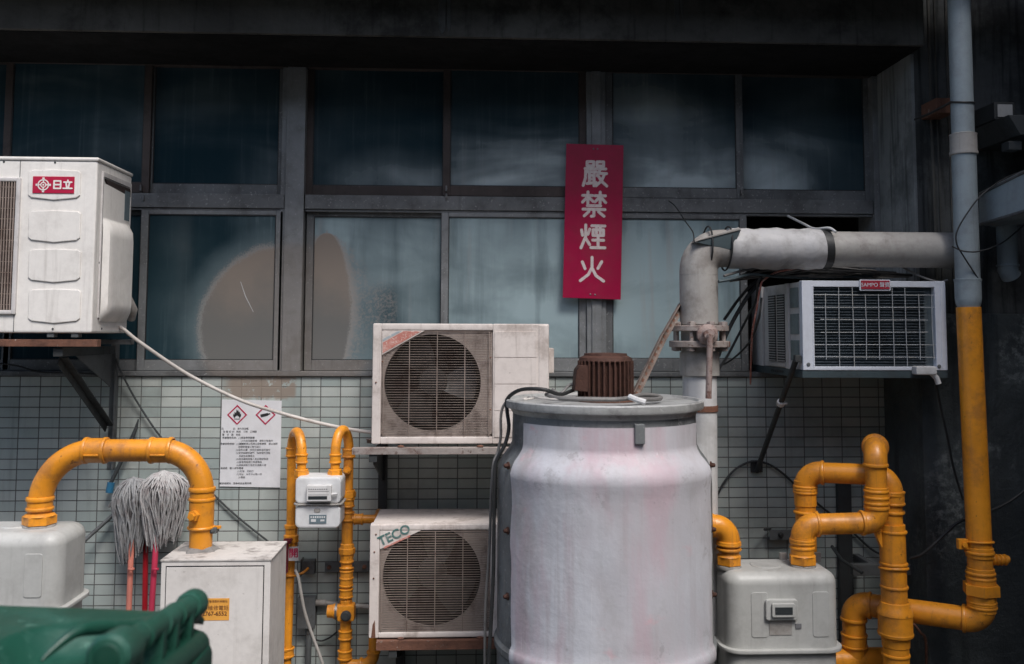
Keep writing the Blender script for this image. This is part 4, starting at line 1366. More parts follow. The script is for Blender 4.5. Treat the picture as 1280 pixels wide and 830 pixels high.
def big_meter(label, px0, px1, pyt, pyb, df, db, rr, lip, py_low, display=False):
    """pressed-steel meter: rounded upper shell, lip all round, narrower lower shell"""
    X0, X1, Z0, Z1 = box_of(px0, pyt, px1, pyb, (df + db) / 2)
    root = thing('gas_meter', label, 'gas meter', ((X0 + X1) / 2, -(df + db) / 2, Z0), 'grey gas meters')
    t = bmesh.new()
    bmesh.ops.create_cube(t, size=1)
    for v in t.verts:
        v.co = Vector((X0 + (v.co.x + .5) * (X1 - X0), -df + (v.co.y + .5) * (df - db), Z0 + (v.co.z + .5) * (Z1 - Z0)))
    vert = [e for e in t.edges if abs(e.verts[0].co.z - e.verts[1].co.z) > .01]
    bmesh.ops.bevel(t, geom=vert, offset=rr, segments=6, profile=.5, affect='EDGES')
    top = [e for e in t.edges if e.verts[0].co.z > Z1 - 1e-4 and e.verts[1].co.z > Z1 - 1e-4 and len([f for f in e.link_faces if abs(f.normal.z) < .5]) == 1]
    bmesh.ops.bevel(t, geom=top, offset=rr * .75, segments=6, profile=.5, affect='EDGES')
    b = B()
    b._add(t)
    link('upper_shell', b, 'meter', root, None, 1.2)
    b = B()
    b.prism(rrect(X0 - lip, X1 + lip, -df - lip, -db + lip, rr + lip), Z0 - .012, Z0 + .004, .004, 'Z')
    link('lip', b, 'meter', root)
    zl = W(px0, py_low, df).z
    b = B()
    b.prism(rrect(X0 + .003, X1 - .003, -df + .003, -db - .003, rr), zl, Z0 - .013, .02, 'Z')
    link('lower_shell', b, 'meter', root)
    # vertical pressed ribs
    for fx in (.28, .82) if display else (.80,):
        xa = X0 + (X1 - X0) * fx
        b = B().rbox(xa - .035, xa + .035, -df - .003, -df + .01, Z0 + .05, Z1 - .075, .012, .0025)
        link('pressed_rib', b, 'meter', root)
    return root, X0, X1, Z0, Z1


mL, X0, X1, Z0, Z1 = big_meter('pale grey gas meter at the left edge beneath the big yellow arch', -60, 94, 658, 750, .86, .56, .07, .022, 880)
b = B()
p = W(20, 660, .70)
b.lathe([(0, Z1 + .004), (.05, Z1 + .004), (.055, Z1), (.0, Z1 - .002)], (p.x, p.y, 0), seg=28)
link('cap', b, 'meter', mL)


def neck(root, p, r, ztop):
    """union nut and gasket where a pipe meets a meter; p = centre of the meter top"""
    b = B()
    b.lathe([(r * 1.25, -.004), (r * 1.3, .004), (r * 1.25, .012), (r * .9, .012)], p, (0, 0, 1), 28, cap=False)
    link('gasket', b, 'galv', root)
    b = B()
    b.hexnut(Vector(p) + Vector((0, 0, .014)), (0, 0, 1), r * 1.36, .034, .3)
    b.lathe([(r * 1.28, .048), (r * 1.1, .056), (r * .9, .06)], p, (0, 0, 1), 28, cap=False)
    link('union_nut', b, 'orange', root)


ap = thing('gas_pipe', 'big arched yellow gas pipe joining left gas meter to the pale cabinet', 'gas pipe', W(150, 563, .71), 'yellow gas pipes')
RA = .0455
dA = .71
pl = W(49, 658, dA)
pl.z = Z1 - .004
pr = W(251, 690, dA)
zt = W(150, 563, dA).z
neck(ap, pl, RA * 1.05, 0)
xr = W(252, 640, dA).x
pts = [Vector((pl.x, -dA, pl.z + .02)), Vector((pl.x + .008, -dA, zt - .01)), Vector((W(115, 563, dA).x, -dA, zt)), Vector((xr, -dA, zt)), Vector((xr, -dA, pr.z - .02))]
P = [Vector((pl.x, -dA, pl.z + .02)), Vector((pl.x, -dA, zt)), Vector((xr, -dA, zt)), Vector((xr, -dA, pr.z - .03))]
RB = .215
st = P[0]
for i in (1, 2):
    u, v = (P[i] - P[i - 1]).normalized(), (P[i + 1] - P[i]).normalized()
    R_ = RB if i == 1 else .17
    a_, p0, p1 = arc(P[i], u, v, R_, 18)
    link('pipe', B().tube([st, p0], RA, 28), 'orange', ap)
    link('elbow', B().tube(a_, RA + .0015, 28), 'orange', ap)
    st = p1
    for q, ax in ((p0, u), (p1, v)):
        b = B()
        if abs(ax.z) > .5:
            q = q - ax * (.0 if i == 1 else -.01)
            bead(b, q + Vector((0, 0, .022)), ax, RA + .003, .010, .006)
            bead(b, q + Vector((0, 0, -.018)), ax, RA + .002, .008, .006)
            bead(b, q, ax, RA, .03, .003)
        else:
            o = q + ax * (.0)
            b.lathe([(RA, -.045), (RA + .005, -.045), (RA + .005, .045), (RA, .045)], o, ax, 28, cap=False)
            bead(b, o - ax * .038, ax, RA + .004, .009, .005)
            bead(b, o + ax * .038, ax, RA + .004, .009, .005)
            b.box(o.x - .03, o.x + .03, -dA - RA - .008, -dA - RA + .004, zt - .018, zt - .010, .003)
        link('coupling', b, 'orange', ap)
link('pipe', B().tube([st, P[3]], RA, 28), 'orange', ap)
b = B()
q = Vector((xr, -dA, W(252, 642, dA).z))
b.lathe([(RA * 1.08, -.05), (RA * 1.10, .05)], q, (0, 0, 1), 28, cap=False)
b.hexnut(q + Vector((-.014, -RA * .9, 0)), (-.25, -1, 0), .024, .022)
b.hexnut(q + Vector((-.014, -RA * .9, 0)) + Vector((-.005, -.02, 0)), (-.25, -1, 0), .016, .014)
link('plug', b, 'orange', ap)
b = B()
q = Vector((xr, -dA, W(252, 659, dA).z))
bead(b, q, (0, 0, 1), RA + .001, .007, .009)
b.box(q.x + RA, q.x + RA + .035, -dA - .006, -dA + .006, q.z - .006, q.z + .006, .002)
link('clamp_ring', b, 'orange', ap)

# cabinet
DFc, DBc = .87, .56
X0, X1, Z0, Z1 = box_of(198.5, 699, 336.5, 900, DFc)
Z0 = 0.02
cab = thing('cabinet', 'pale grey steel cabinet with an amber sticker on its door', 'cabinet', ((X0 + X1) / 2, -.7, Z0))
link('body', B().box(X0, X1, -DFc, -DBc, Z0, Z1 - .008, .004), 'cabinet', cab)
link('top', B().box(X0 - .003, X1 + .003, -DFc - .003, -DBc, Z1 - .0085, Z1, .002), 'cabtop', cab)
dx0, dx1, _, dz1 = box_of(204.5, 707, 328.5, 900, DFc)
link('door_gap', B().box(dx0, dx1, -DFc - .0006, -DFc + .002, Z0 + .03, dz1), 'ink', cab)
dr = link('door', B().box(dx0 + .0035, dx1 - .0035, -DFc - .004, -DFc - .0005, Z0 + .033, dz1 - .005, .002), 'cabinet', cab)
b = B()
t = bmesh.new()
rv = [Vector((xr + (.075 + .02 * random.uniform(-1, 1)) * math.cos(2 * PI * k / 20), -dA + (.07 + .02 * random.uniform(-1, 1)) * math.sin(2 * PI * k / 20), Z1 + .0005)) for k in range(20)]
cen = t.verts.new((xr, -dA, Z1 + .022))
ra_ = [t.verts.new(v) for v in rv]
rb_ = [t.verts.new((xr + (v.x - xr) * .72, -dA + (v.y + dA) * .72, Z1 + .014)) for v in rv]
for k in range(20):
    j = (k + 1) % 20
    t.faces.new((ra_[k], ra_[j], rb_[j], rb_[k]))
    t.faces.new((rb_[k], rb_[j], cen))
bmesh.ops.recalc_face_normals(t, faces=t.faces)
b._add(t)
link('mortar_patch', b, 'mortar', cab)
s0, s1, q0, q1 = box_of(246, 747.5, 287, 775, DFc)
stq = thing('sticker', 'amber sticker with brown lettering and digits on the cabinet door', 'sticker', ((s0 + s1) / 2, -DFc - .005, q0))
link('sticker_sheet', B().box(s0, s1, -DFc - .0052, -DFc - .0042, q0, q1), 'sticker', stq)
b = B()
kc = 1 / S(DFc)
pc = W(266.5, 752, DFc + .005)
b.text('台灣瓦斯管理委託檢驗站', FACE((pc.x, -DFc - .0054, pc.z)), 3.1 * kc, .0003)
pc = W(266.5, 760.5, DFc + .005)
b.text('用戶維修電話', FACE((pc.x, -DFc - .0054, pc.z)), 6.2 * kc, .0003)
pc = W(266.5, 766, DFc + .005)
b.text('02767-6552', FACE((pc.x, -DFc - .0054, pc.z - .004)), 6.8 * kc, .0003, .0006)
link('printed_text', b, 'brownink', stq)

# ------------------------------------------------------------------ mops


def mop(label, head_top, head_bot, width, hd, handle_pts, hr, ymat, hmat, n, seed):
    rnd = random.Random(seed)
    top, bot = W(*head_top, hd), W(*head_bot, hd)
    root = thing('mop', label, 'mop', W(*handle_pts[-1]), 'upturned mops leaning on the tiles')
    R = width * .57 / S(hd)
    H = top.z - bot.z
    b = B()
    for i in range(n):
        a = rnd.uniform(0, 2 * PI)
        q = rnd.uniform(.35, 1.0)
        ln = H * rnd.uniform(.72, 1.03) * (1 - .08 * math.cos(a))
        pts = []
        sw = rnd.uniform(-.25, .25)
        ph = rnd.uniform(0, 6)
        for k in range(9):
            t = k / 8
            rad = R * q * (math.sin(min(1, t * 2.0) * PI / 2) ** .8) * (1 - .38 * max(0, t - .45) ** 1.1 / .55 ** 1.1)
            an = a + sw * t * t + .12 * math.sin(ph + t * 7)
            cx = top.x + (bot.x - top.x) * t
            z = top.z + .012 - ln * (t ** 1.45)
            pts.append(Vector((cx + rad * math.cos(an), -hd + .8 * rad * math.sin(an) + .01, z + rnd.uniform(-.004, .004))) + Vector((rnd.uniform(-1, 1), rnd.uniform(-1, 1), 0)) * (.0042 if t > .2 else 0))
        rr = rnd.uniform(.0024, .0042)
        b.tube(pts, [rr * .8] + [rr] * 7 + [rr * .5], 5)
    link('mop_head', b, ymat, root)
    hp = [W(*p) for p in handle_pts]
    b = B()
    b.tube(hp, hr, 14)
    v = (hp[-1] - hp[0]).normalized()
    for s_ in (.35, .72):
        o = hp[0].lerp(hp[-1], s_)
        bead(b, o, v, hr, .006, .0025)
    link('handle', b, hmat, root)
    return root


mop('upturned dark grey string mop on a salmon handle', (166, 601), (165, 700), 48, .12, [(167, 640, .12), (163.5, 700, .14), (161, 762, .18), (158, 850, .26)], .013, 'mopd', 'salmonstick', 330, 3)
mop('upturned lighter grey string mop on a crimson pink handle', (204, 593), (203, 686), 54, .15, [(200, 640, .15), (195, 680, .16), (189, 765, .2), (183, 850, .28)], .0135, 'mop', 'pinkstick', 360, 5)
b = B()
b.tube([W(182.5, 660, .07), W(181, 765, .1), W(180, 850, .14)], .0125, 14)
rs = thing('broom', 'plain red stick standing between the two string mops', 'broom', W(180, 850, .14))
link('handle', b, 'redstick', rs)

# thin rod with blue clip, grey tube
rod = thing('thin_stick', 'thin dark tapered stick with a blue tip hanging behind the arched yellow pipe', 'stick', W(138, 612, .05))
b = B()
b.tube([W(173, 524, .03), W(170, 535, .03), W(163, 553, .04), W(137, 607, .05)], [.003, .008, .011, .009], 10)
link('shaft', b, 'darksteel', rod)
b = B()
b.tube([W(139, 603, .05), W(136.5, 616, .055)], .017, 10)
link('tip', b, 'blueclip', rod)
b = B()
b.tube([W(141, 617, .055), W(142, 625, .055), W(136, 634, .06)], .006, 8)
link('cord', b, 'cablegrey', rod)
b = B()
b.tube([W(141, 644, .04), W(92, 688, .12)], .0095, 12)
single('metal_tube', b, 'steel', 'slim grey metal tube slanting from the dark mop to the left meter', 'tube')
p = W(268, 661, .5)
p = W(266, 661, .70)
b = B().box(p.x - .016, p.x + .022, -.73, -.68, p.z - .014, p.z + .010, .003)
b.hexnut((p.x + .008, -.73, p.z), (0, -1, 0), .008, .008)
single('pipe_bracket', b, 'steel', 'small grey steel clip beside the arched pipe above the cabinet', 'pipe bracket')

# ------------------------------------------------------------------ small meter on two risers
r1 = .0215
g1_ = thing('gas_pipe', 'thin yellow riser left of the small meter carrying a maroon lever', 'gas pipe', W(362, 830, .16), 'yellow gas pipes')
rx = W(363, 690, .14).x
dR, dM = .13, .28
zb = .02
ztp = W(370, 546, .18).z
mxl = W(377, 580, dM).x
top_l = [Vector((rx, -dR, ztp))]
b = B()
b.tube([Vector((rx - .012, -dR, zb)), Vector((rx, -dR, W(363, 690, dR).z)), Vector((W(364.5, 565, dR).x, -dR, W(364, 565, dR).z))], r1, 20)
link('pipe', b, 'orange', g1_)


def gooseneck(root, A, Bp, r, rise):
    """upturned bend between the tops A and Bp"""
    mid = (A + Bp) / 2
    pts = []
    for k in range(19):
        a = PI - PI * k / 18
        f = (1 - math.cos(PI - a)) / 2
        q = A.lerp(Bp, f)
        pts.append(Vector((q.x, q.y, mid.z + rise * math.sin(a))))
    pts = [Vector((A.x, A.y, A.z - .0))] + pts[1:-1] + [Bp.copy()]
    link('bend', B().tube(pts, r + .0012, 20), 'orange', root)


zM = W(397, 596, dM).z
A = Vector((W(364.5, 565, dR).x, -dR, W(364, 565, dR).z))
Bp = Vector((mxl, -dM, W(377, 568, dM).z))
gooseneck(g1_, A, Bp, r1, W(370, 540, .2).z - (A.z + Bp.z) / 2)
link('pipe', B().tube([Bp, (mxl, -dM, zM - .004)], r1, 20), 'orange', g1_)


def small_fit(root, p, ax, r, kind='coupling'):
    b = B()
    ax = Vector(ax).normalized()
    if kind == 'coupling':
        b.lathe([(r - .001, -.02), (r + .004, -.02), (r + .004, .02), (r - .001, .02)], p, ax, 24, cap=False)
        bead(b, Vector(p) - ax * .017, ax, r + .003, .005, .004)
        bead(b, Vector(p) + ax * .017, ax, r + .003, .005, .004)
    elif kind == 'nut':
        b.hexnut(Vector(p) - ax * .014, ax, r * 1.5, .026, .25)
        bead(b, Vector(p) + ax * .016, ax, r + .004, .006, .004)
        bead(b, Vector(p) - ax * .02, ax, r + .004, .006, .004)
    elif kind == 'union':
        b.lathe([(r, -.034), (r + .005, -.03), (r + .005, -.016), (r + .011, -.013), (r + .012, .010), (r + .006, .014), (r + .004, .03), (r, .034)], p, ax, 10, cap=False)
    link('union_nut' if kind != 'coupling' else 'coupling', b, 'orange', root)


small_fit(g1_, A, (0, 0, 1), r1)
small_fit(g1_, (mxl, -dM, W(377, 573, dM).z), (0, 0, 1), r1)
small_fit(g1_, (mxl, -dM, W(378, 592, dM).z), (0, 0, 1), r1 * 1.05, 'nut')
vz = W(364, 670, dR).z
b = B()
b.lathe([(r1, -.06), (r1 + .008, -.056), (r1 + .009, -.03), (r1 + .014, -.026), (r1 + .014, .004), (r1 + .007, .008), (r1 + .008, .034), (r1 + .012, .038), (r1 + .012, .052), (r1, .056)], (rx, -dR, vz), (0, 0, 1), 8, cap=False)
link('valve_body', b, 'orange', g1_)
lv = B()
lx = W(357, 695, .2).x
lz0, lz1 = W(357, 717, .2).z, W(357, 674, .2).z
lv.rbox(lx - .013, lx + .013, -.205, -.195, lz0, lz1, .012, .003)
lv.rbox(lx - .012, lx + .026, -.204, -.196, lz1 - .022, lz1 + .004, .011, .003)
lv.cyl((lx + .016, -.215, lz1 - .01), (lx + .016, -.14, lz1 - .01), .008, 10)
link('lever', lv, 'lever', g1_)
tg = thing('tag', 'small white tag with one red character beside the maroon lever', 'tag', W(367, 692, .19))
c = [W(361, 684, .19), W(373.5, 683, .19), W(373, 701, .19), W(360.5, 701, .19)]
link('tag_plate', B().prism([(p.x, p.z) for p in c], -.19, -.187), 'pvcw', tg)
p = W(367, 692, .19)
link('character', B().text('開', FACE((p.x, -.1905, p.z), -.03), .046, .0006, .0009), 'inkred', tg)
cz = W(361, 720, dR).z
b = B()
bead(b, (rx - .003, -dR, cz), (.0, .25, 1), r1 + .002, .006, .008)
b.tube([(rx + r1, -dR, cz), (rx + .06, -dR + .02, cz + .012), (rx + .075, -.03, cz + .02)], .006, 8)
link('clamp_ring', b, 'orange', g1_)
link('clamp_foot', B().box(rx + .04, rx + .10, -.06, -.002, cz - .012, cz + .05, .003).box(rx + .034, rx + .04, -.07, -.002, cz - .02, cz + .058, .001), 'steel', g1_)
small_fit(g1_, (rx - .01, -dR, W(359, 816, dR).z), (0, 0, 1), r1 + .003, 'coupling')
small_fit(g1_, (rx - .005, -dR, W(360, 733, dR).z - .3), (0, 0, 1), r1 + .003, 'coupling')

# meter body
X0, X1, Z0, Z1 = box_of(367.5, 596.5, 427, 661, .36)
sm = thing('gas_meter', 'small white domestic gas meter hung between two yellow goosenecks', 'gas meter', ((X0 + X1) / 2, -.28, Z0), 'grey gas meters')
zs = W(397, 630.5, .36).z
link('upper_shell', B().rbox(X0 + .003, X1 - .003, -.36, -.21, zs + .003, Z1, .022, .012), 'meterw', sm)
link('lower_shell', B().rbox(X0 + .004, X1 - .004, -.358, -.212, Z0, zs - .003, .026, .012), 'meterw', sm)
link('seam', B().prism(rrect(X0 - .004, X1 + .004, -.368, -.205, .03), zs - .003, zs + .003, .001, 'Z'), 'galv', sm)
a0, a1, c0, c1 = box_of(383, 607, 414, 627, .39)
ix = link('index_box', B().box(a0, a1, -.39, -.355, c0, c1, .004), 'pvcw', sm)
b = B()
b.box(a0 + .008, a1 - .018, -.3915, -.389, c0 + .010, c0 + .024)
link('counter', b, 'screen', ix)
b = B()
for i in range(9):
    b.box(a0 + .008 + i * .0098, a0 + .014 + i * .0098, -.391, -.389, c1 - .018, c1 - .014)
b.box(a0 + .008, a1 - .01, -.3908, -.389, c0 + .029, c0 + .0305)
b.box(a0 + .008, a1 - .01, -.3908, -.389, c1 - .026, c1 - .0245)
link('printed_scale', b, 'inkgrey', ix)
link('key', B().tube([(a1 - .004, -.375, (c0 + c1) / 2 - .006), (a1 + .025, -.375, (c0 + c1) / 2 - .004)], .006, 8), 'pvcw', ix)
a0, a1, c0, c1 = box_of(386.5, 643.5, 408, 654.5, .36)
lb = link('label', B().box(a0, a1, -.3605, -.357, c0, c1), 'bluelabel', sm)
b = B()
for i in range(7):
    b.box(a0 + .006 + i * .0098, a0 + .012 + i * .0098, -.3615, -.36, c1 - .014, c1 - .006)
b.box(a0 + .008, a0 + .03, -.3615, -.36, c0 + .008, c0 + .02)
b.box(a0 + .05, a0 + .068, -.3615, -.36, c0 + .01, c0 + .018)
link('printed_text', b, 'meterw', lb)
pz = W(396.5, 638, .36)
link('emblem', B().rbox(pz.x - .014, pz.x + .014, -.3605, -.357, pz.z - .008, pz.z + .008, .006), 'galv', sm)

# right riser with goosenecks
g2 = thing('gas_pipe', 'yellow riser with brass union and valve between the small meter and the fan units', 'gas pipe', W(430, 830, .15), 'yellow gas pipes')
dR2 = .16
r2 = .0235
x2t = W(436, 560, dR2).x
x2b = W(431, 830, dR2).x
mxr = W(419, 580, dM).x
A = Vector((mxr, -dM, W(419, 568, dM).z))
Bp = Vector((x2t, -dR2, W(436, 562, dR2).z))
link('pipe', B().tube([(mxr, -dM, zM - .004), A], r1, 20), 'orange', g2)
gooseneck(g2, A, Bp, r1, W(428, 537, .2).z - (A.z + Bp.z) / 2)


def x2(py):
    return W(436 - (py - 560) * 5 / 270, py, dR2)


link('pipe', B().tube([x2(560), x2(640)], r2, 20), 'orange', g2)
link('pipe', B().tube([x2(640), x2(855)], r2 + .003, 20), 'orange', g2)
for py, kd in ((566, 'coupling'), (618, 'nut'), (628, 'coupling'), (645, 'coupling')):
    small_fit(g2, x2(py), (0, 0, 1), r2 + .002, kd)
small_fit(g2, x2(688), (0, 0, 1), r2 + .004, 'union')
small_fit(g2, x2(697), (0, 0, 1), r2 + .003, 'coupling')
for py in (718, 727, 741):
    small_fit(g2, x2(py), (0, 0, 1), r2 + .003, 'coupling')
small_fit(g2, x2(793), (0, 0, 1), r2 + .003, 'coupling')
small_fit(g2, x2(818), (0, 0, 1), r2 + .004, 'coupling')
small_fit(g2, (mxr, -dM, W(419, 573, dM).z), (0, 0, 1), r1)
small_fit(g2, (mxr, -dM, W(418, 592, dM).z), (0, 0, 1), r1 * 1.05, 'nut')
b = B()
q = x2(587)
b.hexnut(q + Vector((0, -r2 * .8, 0)), (-.1, -1, .1), .02, .022)
b.hexnut(q + Vector((0, -r2 * .8 - .02, 0)), (-.1, -1, .1), .011, .014)
link('plug', b, 'orange', g2)
q = x2(649)
b = B().tube([q, (W(468, 649, dR2).x, -dR2, q.z), (W(473, 649, .1).x, -.08, q.z), (W(473, 649, .05).x, -.0, q.z)], .020, 20)
link('branch', b, 'orange', g2)
small_fit(g2, Vector((q.x + .052, -dR2, q.z)), (1, 0, 0), .0205)
# valve
q = x2(765)
b = B()
b.box(q.x - .036, q.x + .044, -dR2 - .036, -dR2 + .03, q.z - .036, q.z + .04, .010)
b.lathe([(.0, -.085), (.028, -.085), (.030, -.06), (.034, -.055), (.034, -.035), (.026, -.03), (.026, 0)], (q.x, -dR2, q.z + .004), (1, 0, 0), 20, cap=False)
b.lathe([(.022, .02), (.030, .03), (.030, .055), (.024, .06)], (q.x, -dR2, q.z), (0, 0, 1), 8, cap=False)
vb = link('valve_body', b, 'orange', g2)
b = B()
b.lathe([(.024, 0), (.024, .012), (.017, .014), (.017, .022), (0, .023)], (q.x + .006, -dR2 - .034, q.z - .006), (0, -1, 0), 20, cap=False)
link('valve_stem', b, 'darksteel', vb)
b = B()
b.lathe([(.0315, -.046), (.038, -.046), (.038, -.036), (.0315, -.036)], (q.x - .002, -dR2, q.z + .004), (1, 0, 0), 20, cap=False)
link('seal_ring', b, 'chrome', vb)
q = x2(825)
e1 = Vector((W(466, 822, .2).x, -.2, q.z - .02))
P = [q + Vector((0, 0, -.02)), Vector((e1.x, -dR2 - .01, q.z - .02)), Vector((e1.x, -dR2 - .01, W(466, 790, .2).z))]
pipe_run(g2, P, r2, .05)
# wall plate
X0, X1, Z0, Z1 = box_of(406, 702, 461, 715, .03)
pb = thing('pipe_bracket', 'grey steel bracket plate with bolts behind the brass union riser', 'pipe bracket', ((X0 + X1) / 2, -.02, Z0))
link('plate', B().box(X0, X1, -.032, -.026, Z0, Z1, .002).box(X0, X1, -.026, -.002, Z0, Z0 + .005, .001), 'steel', pb)
b = B()
for fx in (.1, .9):
    o = Vector((X0 + (X1 - X0) * fx, -.032, (Z0 + Z1) / 2))
    b.hexnut(o, (0, -1, 0), .011, .010)
    b.cyl(o, o + Vector((0, -.02, 0)), .005, 8)
link('bolt', b, 'rust', pb)
b = B()
q = x2(710)
bead(b, q, (0, .15, 1), r2 + .006, .005, .005)
link('clamp_ring', b, 'orange', pb)
# junction box, conduits, hose
X0, X1, Z0, Z1 = box_of(371, 748, 393, 785, .06)
jb = thing('junction_box', 'grey electrical junction box low on the tiles behind yellow riser', 'junction box', ((X0 + X1) / 2, -.03, Z0))
link('body', B().box(X0, X1, -.06, -.002, Z0, Z1, .004), 'steel', jb)
link('lid', B().box(X0 + .002, X1 + .004, -.064, -.059, Z0 - .003, Z1 + .003, .002), 'steel', jb)
b = B().tube([(X1 + .0, -.03, Z1 - .03), (W(408, 753, .03).x, -.03, Z1 - .03), (W(462, 759, .03).x, -.03, W(462, 759, .03).z), (W(520, 764, .03).x, -.03, W(520, 764, .03).z)], .012, 12)
b.lathe([(.013, 0), (.016, .002), (.016, .05), (.013, .052)], (X1, -.03, Z1 - .03), (1, 0, 0), 14)
link('conduit', b, 'galv', jb)
b = B().tube([(X0 + .055, -.03, Z0 - .0), (X0 + .05, -.03, .02)], .0145, 14)
b.lathe([(.0145, 0), (.019, .001), (.019, .03), (.0145, .032)], (X0 + .055, -.03, Z0 - .032), (0, 0, 1), 14)
link('conduit', b, 'steel', jb)
cable('hose', [(369, 712, .19), (373, 722, .2), (377, 745, .2), (381, 765, .19), (389, 790, .18), (400, 820, .18), (410, 850, .18)], .007, 'galv', 'thin grey hose hanging from the yellow riser over the junction box', 'hose')
cable('cable', [(386, 795, .02), (400, 801, .02), (412, 797, .02), (421, 790, .06)], .004, 'black', 'short black cable sagging beneath the valve near the junction box')

# ------------------------------------------------------------------ green wheelie bin
gb_o = W(215, 790, 2.72)
gb = thing('wheelie_bin', 'green plastic wheelie bin with its lid and handle bar in the foreground', 'bin', (gb_o.x - .35, gb_o.y, 0))
nearp, farp = W(150, 812, 2.93), W(238, 757, 2.50)
zl = W(100, 757, 2.45).z
yn, yfb = -3.06, -2.42
xh = gb_o.x
# body: tapered box
t = bmesh.new()
bmesh.ops.create_cube(t, size=1)
for v in t.verts:
    s_ = 1.0 if v.co.z > 0 else .84
    v.co = Vector((xh - .385 + v.co.x * .72 * s_, (yn + yfb) / 2 + v.co.y * .56 * s_, .12 + (v.co.z + .5) * (zl - .17)))
bmesh.ops.bevel(t, geom=list(t.edges), offset=.035, segments=4, profile=.5, affect='EDGES')
b = B()
b._add(t)
b.box(xh - .76, xh - .01, yn + .02, yfb - .02, zl - .12, zl - .05, .02)
link('bin_body', b, 'green', gb)
# lid: domed sheet with an overhanging rim
t = bmesh.new()
NX, NY = 28, 22
lx0, lx1 = xh - .82, xh - .02
rows = []
for i in range(NX + 1):
    row = []
    for j in range(NY + 1):
        u, v = i / NX, j / NY
        x = lx0 + (lx1 - lx0) * u
        y = yn + (yfb - yn) * v
        ed = min(1, min(v, 1 - v) * 9, u * 9)
        z = zl - .012 + .034 * (1 - u) ** .8 - .03 * (1 - ed) ** 2 + .012 * math.sin(PI * v) * (1 - u * .6)
        # moulded scoop near the hinge
        sx = (u - .80) / .17
        sv = (v - .45) / .26
        g = max(0, 1 - (abs(sx) ** 2.5 + abs(sv) ** 2.5))
        z -= .045 * min(1, g * 2.2)
        row.append(t.verts.new((x, y, z)))
    rows.append(row)
for i in range(NX):
    for j in range(NY):
        t.faces.new((rows[i][j], rows[i + 1][j], rows[i + 1][j + 1], rows[i][j + 1]))
bmesh.ops.recalc_face_normals(t, faces=t.faces)
bmesh.ops.solidify(t, geom=t.faces[:], thickness=.012)
b = B()
b._add(t)
link('lid', b, 'green', gb, None, .9)
b = B().tube(spline([W(52, 826, 2.86), W(66, 812, 2.84), (W(95, 790, 2.80)), W(125, 784, 2.74), W(160, 783, 2.66), W(190, 778, 2.56)], 8), [.003 + .011 * min(1, k / 22) for k in range(41)], 14)
link('lid_ridge', b, 'green', gb)
b = B()
ax = (farp - nearp).normalized()
hb0, hb1 = nearp - ax * .0, farp + ax * .01
b.tube([hb0, hb0.lerp(hb1, .5) + Vector((0, 0, .004)), hb1], .022, 20)
b.lathe([(0, -.03), (.026, -.03), (.031, -.022), (.032, .02), (.027, .029), (.015, .033), (0, .034)], hb1, ax, 24)
for s_ in (.25, .5, .72):
    bead(b, hb0.lerp(hb1, s_), ax, .022, .008, .004)
b.lathe([(0, -.065), (.030, -.064), (.037, -.055), (.037, .02), (.031, .035), (.026, .05)], hb0, ax, 24)
link('handle_bar', b, 'green', gb)
b = B()
b.lathe([(0, -.002), (.021, -.0), (.024, .004), (0, .004)], hb0 - ax * .067, ax, 24)
link('hinge_socket', b, 'greend', gb)
b = B()
for s_ in (.12, .42, .62, .86):
    o = hb0.lerp(hb1, s_)
    b.prism([(o.x - .09, o.z - .05), (o.x - .06, o.z - .01), (o.x - .01, o.z + .018), (o.x + .022, o.z + .004), (o.x + .022, o.z - .05), (o.x - .03, o.z - .16)], o.y - .011, o.y + .011, .005)
link('hinge_rib', b, 'green', gb)
b = B()
o0, o1 = hb0 + Vector((.006, 0, -.085)), hb1 + Vector((.012, .0, -.085))
b.tube([o0, o1], .03, 18)
b.box(xh - .05, xh + .02, yn + .04, yfb - .06, zl - .42, zl - .07, .018)
link('rear_rail', b, 'greend', gb)
for yy in (yn + .06, yfb - .06):
    w = B().lathe([(0, -.025), (.06, -.025), (.09, -.025), (.10, -.015), (.10, .015), (.09, .025), (.06, .025), (0, .025)], (xh - .06, yy, .10), (0, 1, 0), 32)
    link('wheel', w, 'black', gb)

# ------------------------------------------------------------------ grey process pipe with flange
dP = .55
rP = 22.8 / S(dP)
gp = thing('duct_pipe', 'thick grey pipe with bolted flange rising behind the tank and bending right', 'pipe', (W(875, 500, dP).x, -dP, 0))
xv = W(874, 420, dP).x
zh = W(950, 311, dP).z
P0 = Vector((xv, -dP, W(874, 469, dP).z))
P = [P0, Vector((xv, -dP, zh)), Vector((W(1206, 311, dP).x, -dP, zh - .0))]
a_, p0, p1 = arc(P[1], Vector((0, 0, 1)), Vector((1, 0, 0)), .10, 9)
link('pipe', B().tube([P0, p0], rP, 36), 'galv', gp)
link('elbow', B().tube([p0 - Vector((0, 0, .02))] + a_ + [p1 + Vector((.02, 0, 0))], rP + .004, 36), 'galv', gp, None, 1.0)
link('pipe', B().tube([p1, P[2] + Vector((.02, 0, 0))], rP, 36), 'galv', gp)
b = B()
zz = W(874, 345, dP).z
bead(b, (xv, -dP, zz), (0, 0, 1), rP + .001, .004, .003)
b.lathe([(rP, W(874, 345, dP).z), (rP + .004, W(874, 346, dP).z), (rP + .004, W(874, 405, dP).z), (rP, W(874, 406, dP).z)], (xv, -dP, 0), seg=36, cap=False)
link('sleeve', b, 'galv', gp)
low_ = B().tube([(xv, -dP, W(874, 469, dP).z), (xv - .006, -dP, .02)], rP * .93, 36)
link('lower_pipe', low_, 'pvcw', gp, 'pale lower length of the pipe')
b = B()
zz = W(874, 510, dP).z
b.lathe([(rP * .93, -.013), (rP * .98, -.013), (rP * .98, .013), (rP * .93, .013)], (xv, -dP, zz), (0, 0, 1), 36, cap=False)
link('strap', b, 'rust', gp)
b = B()
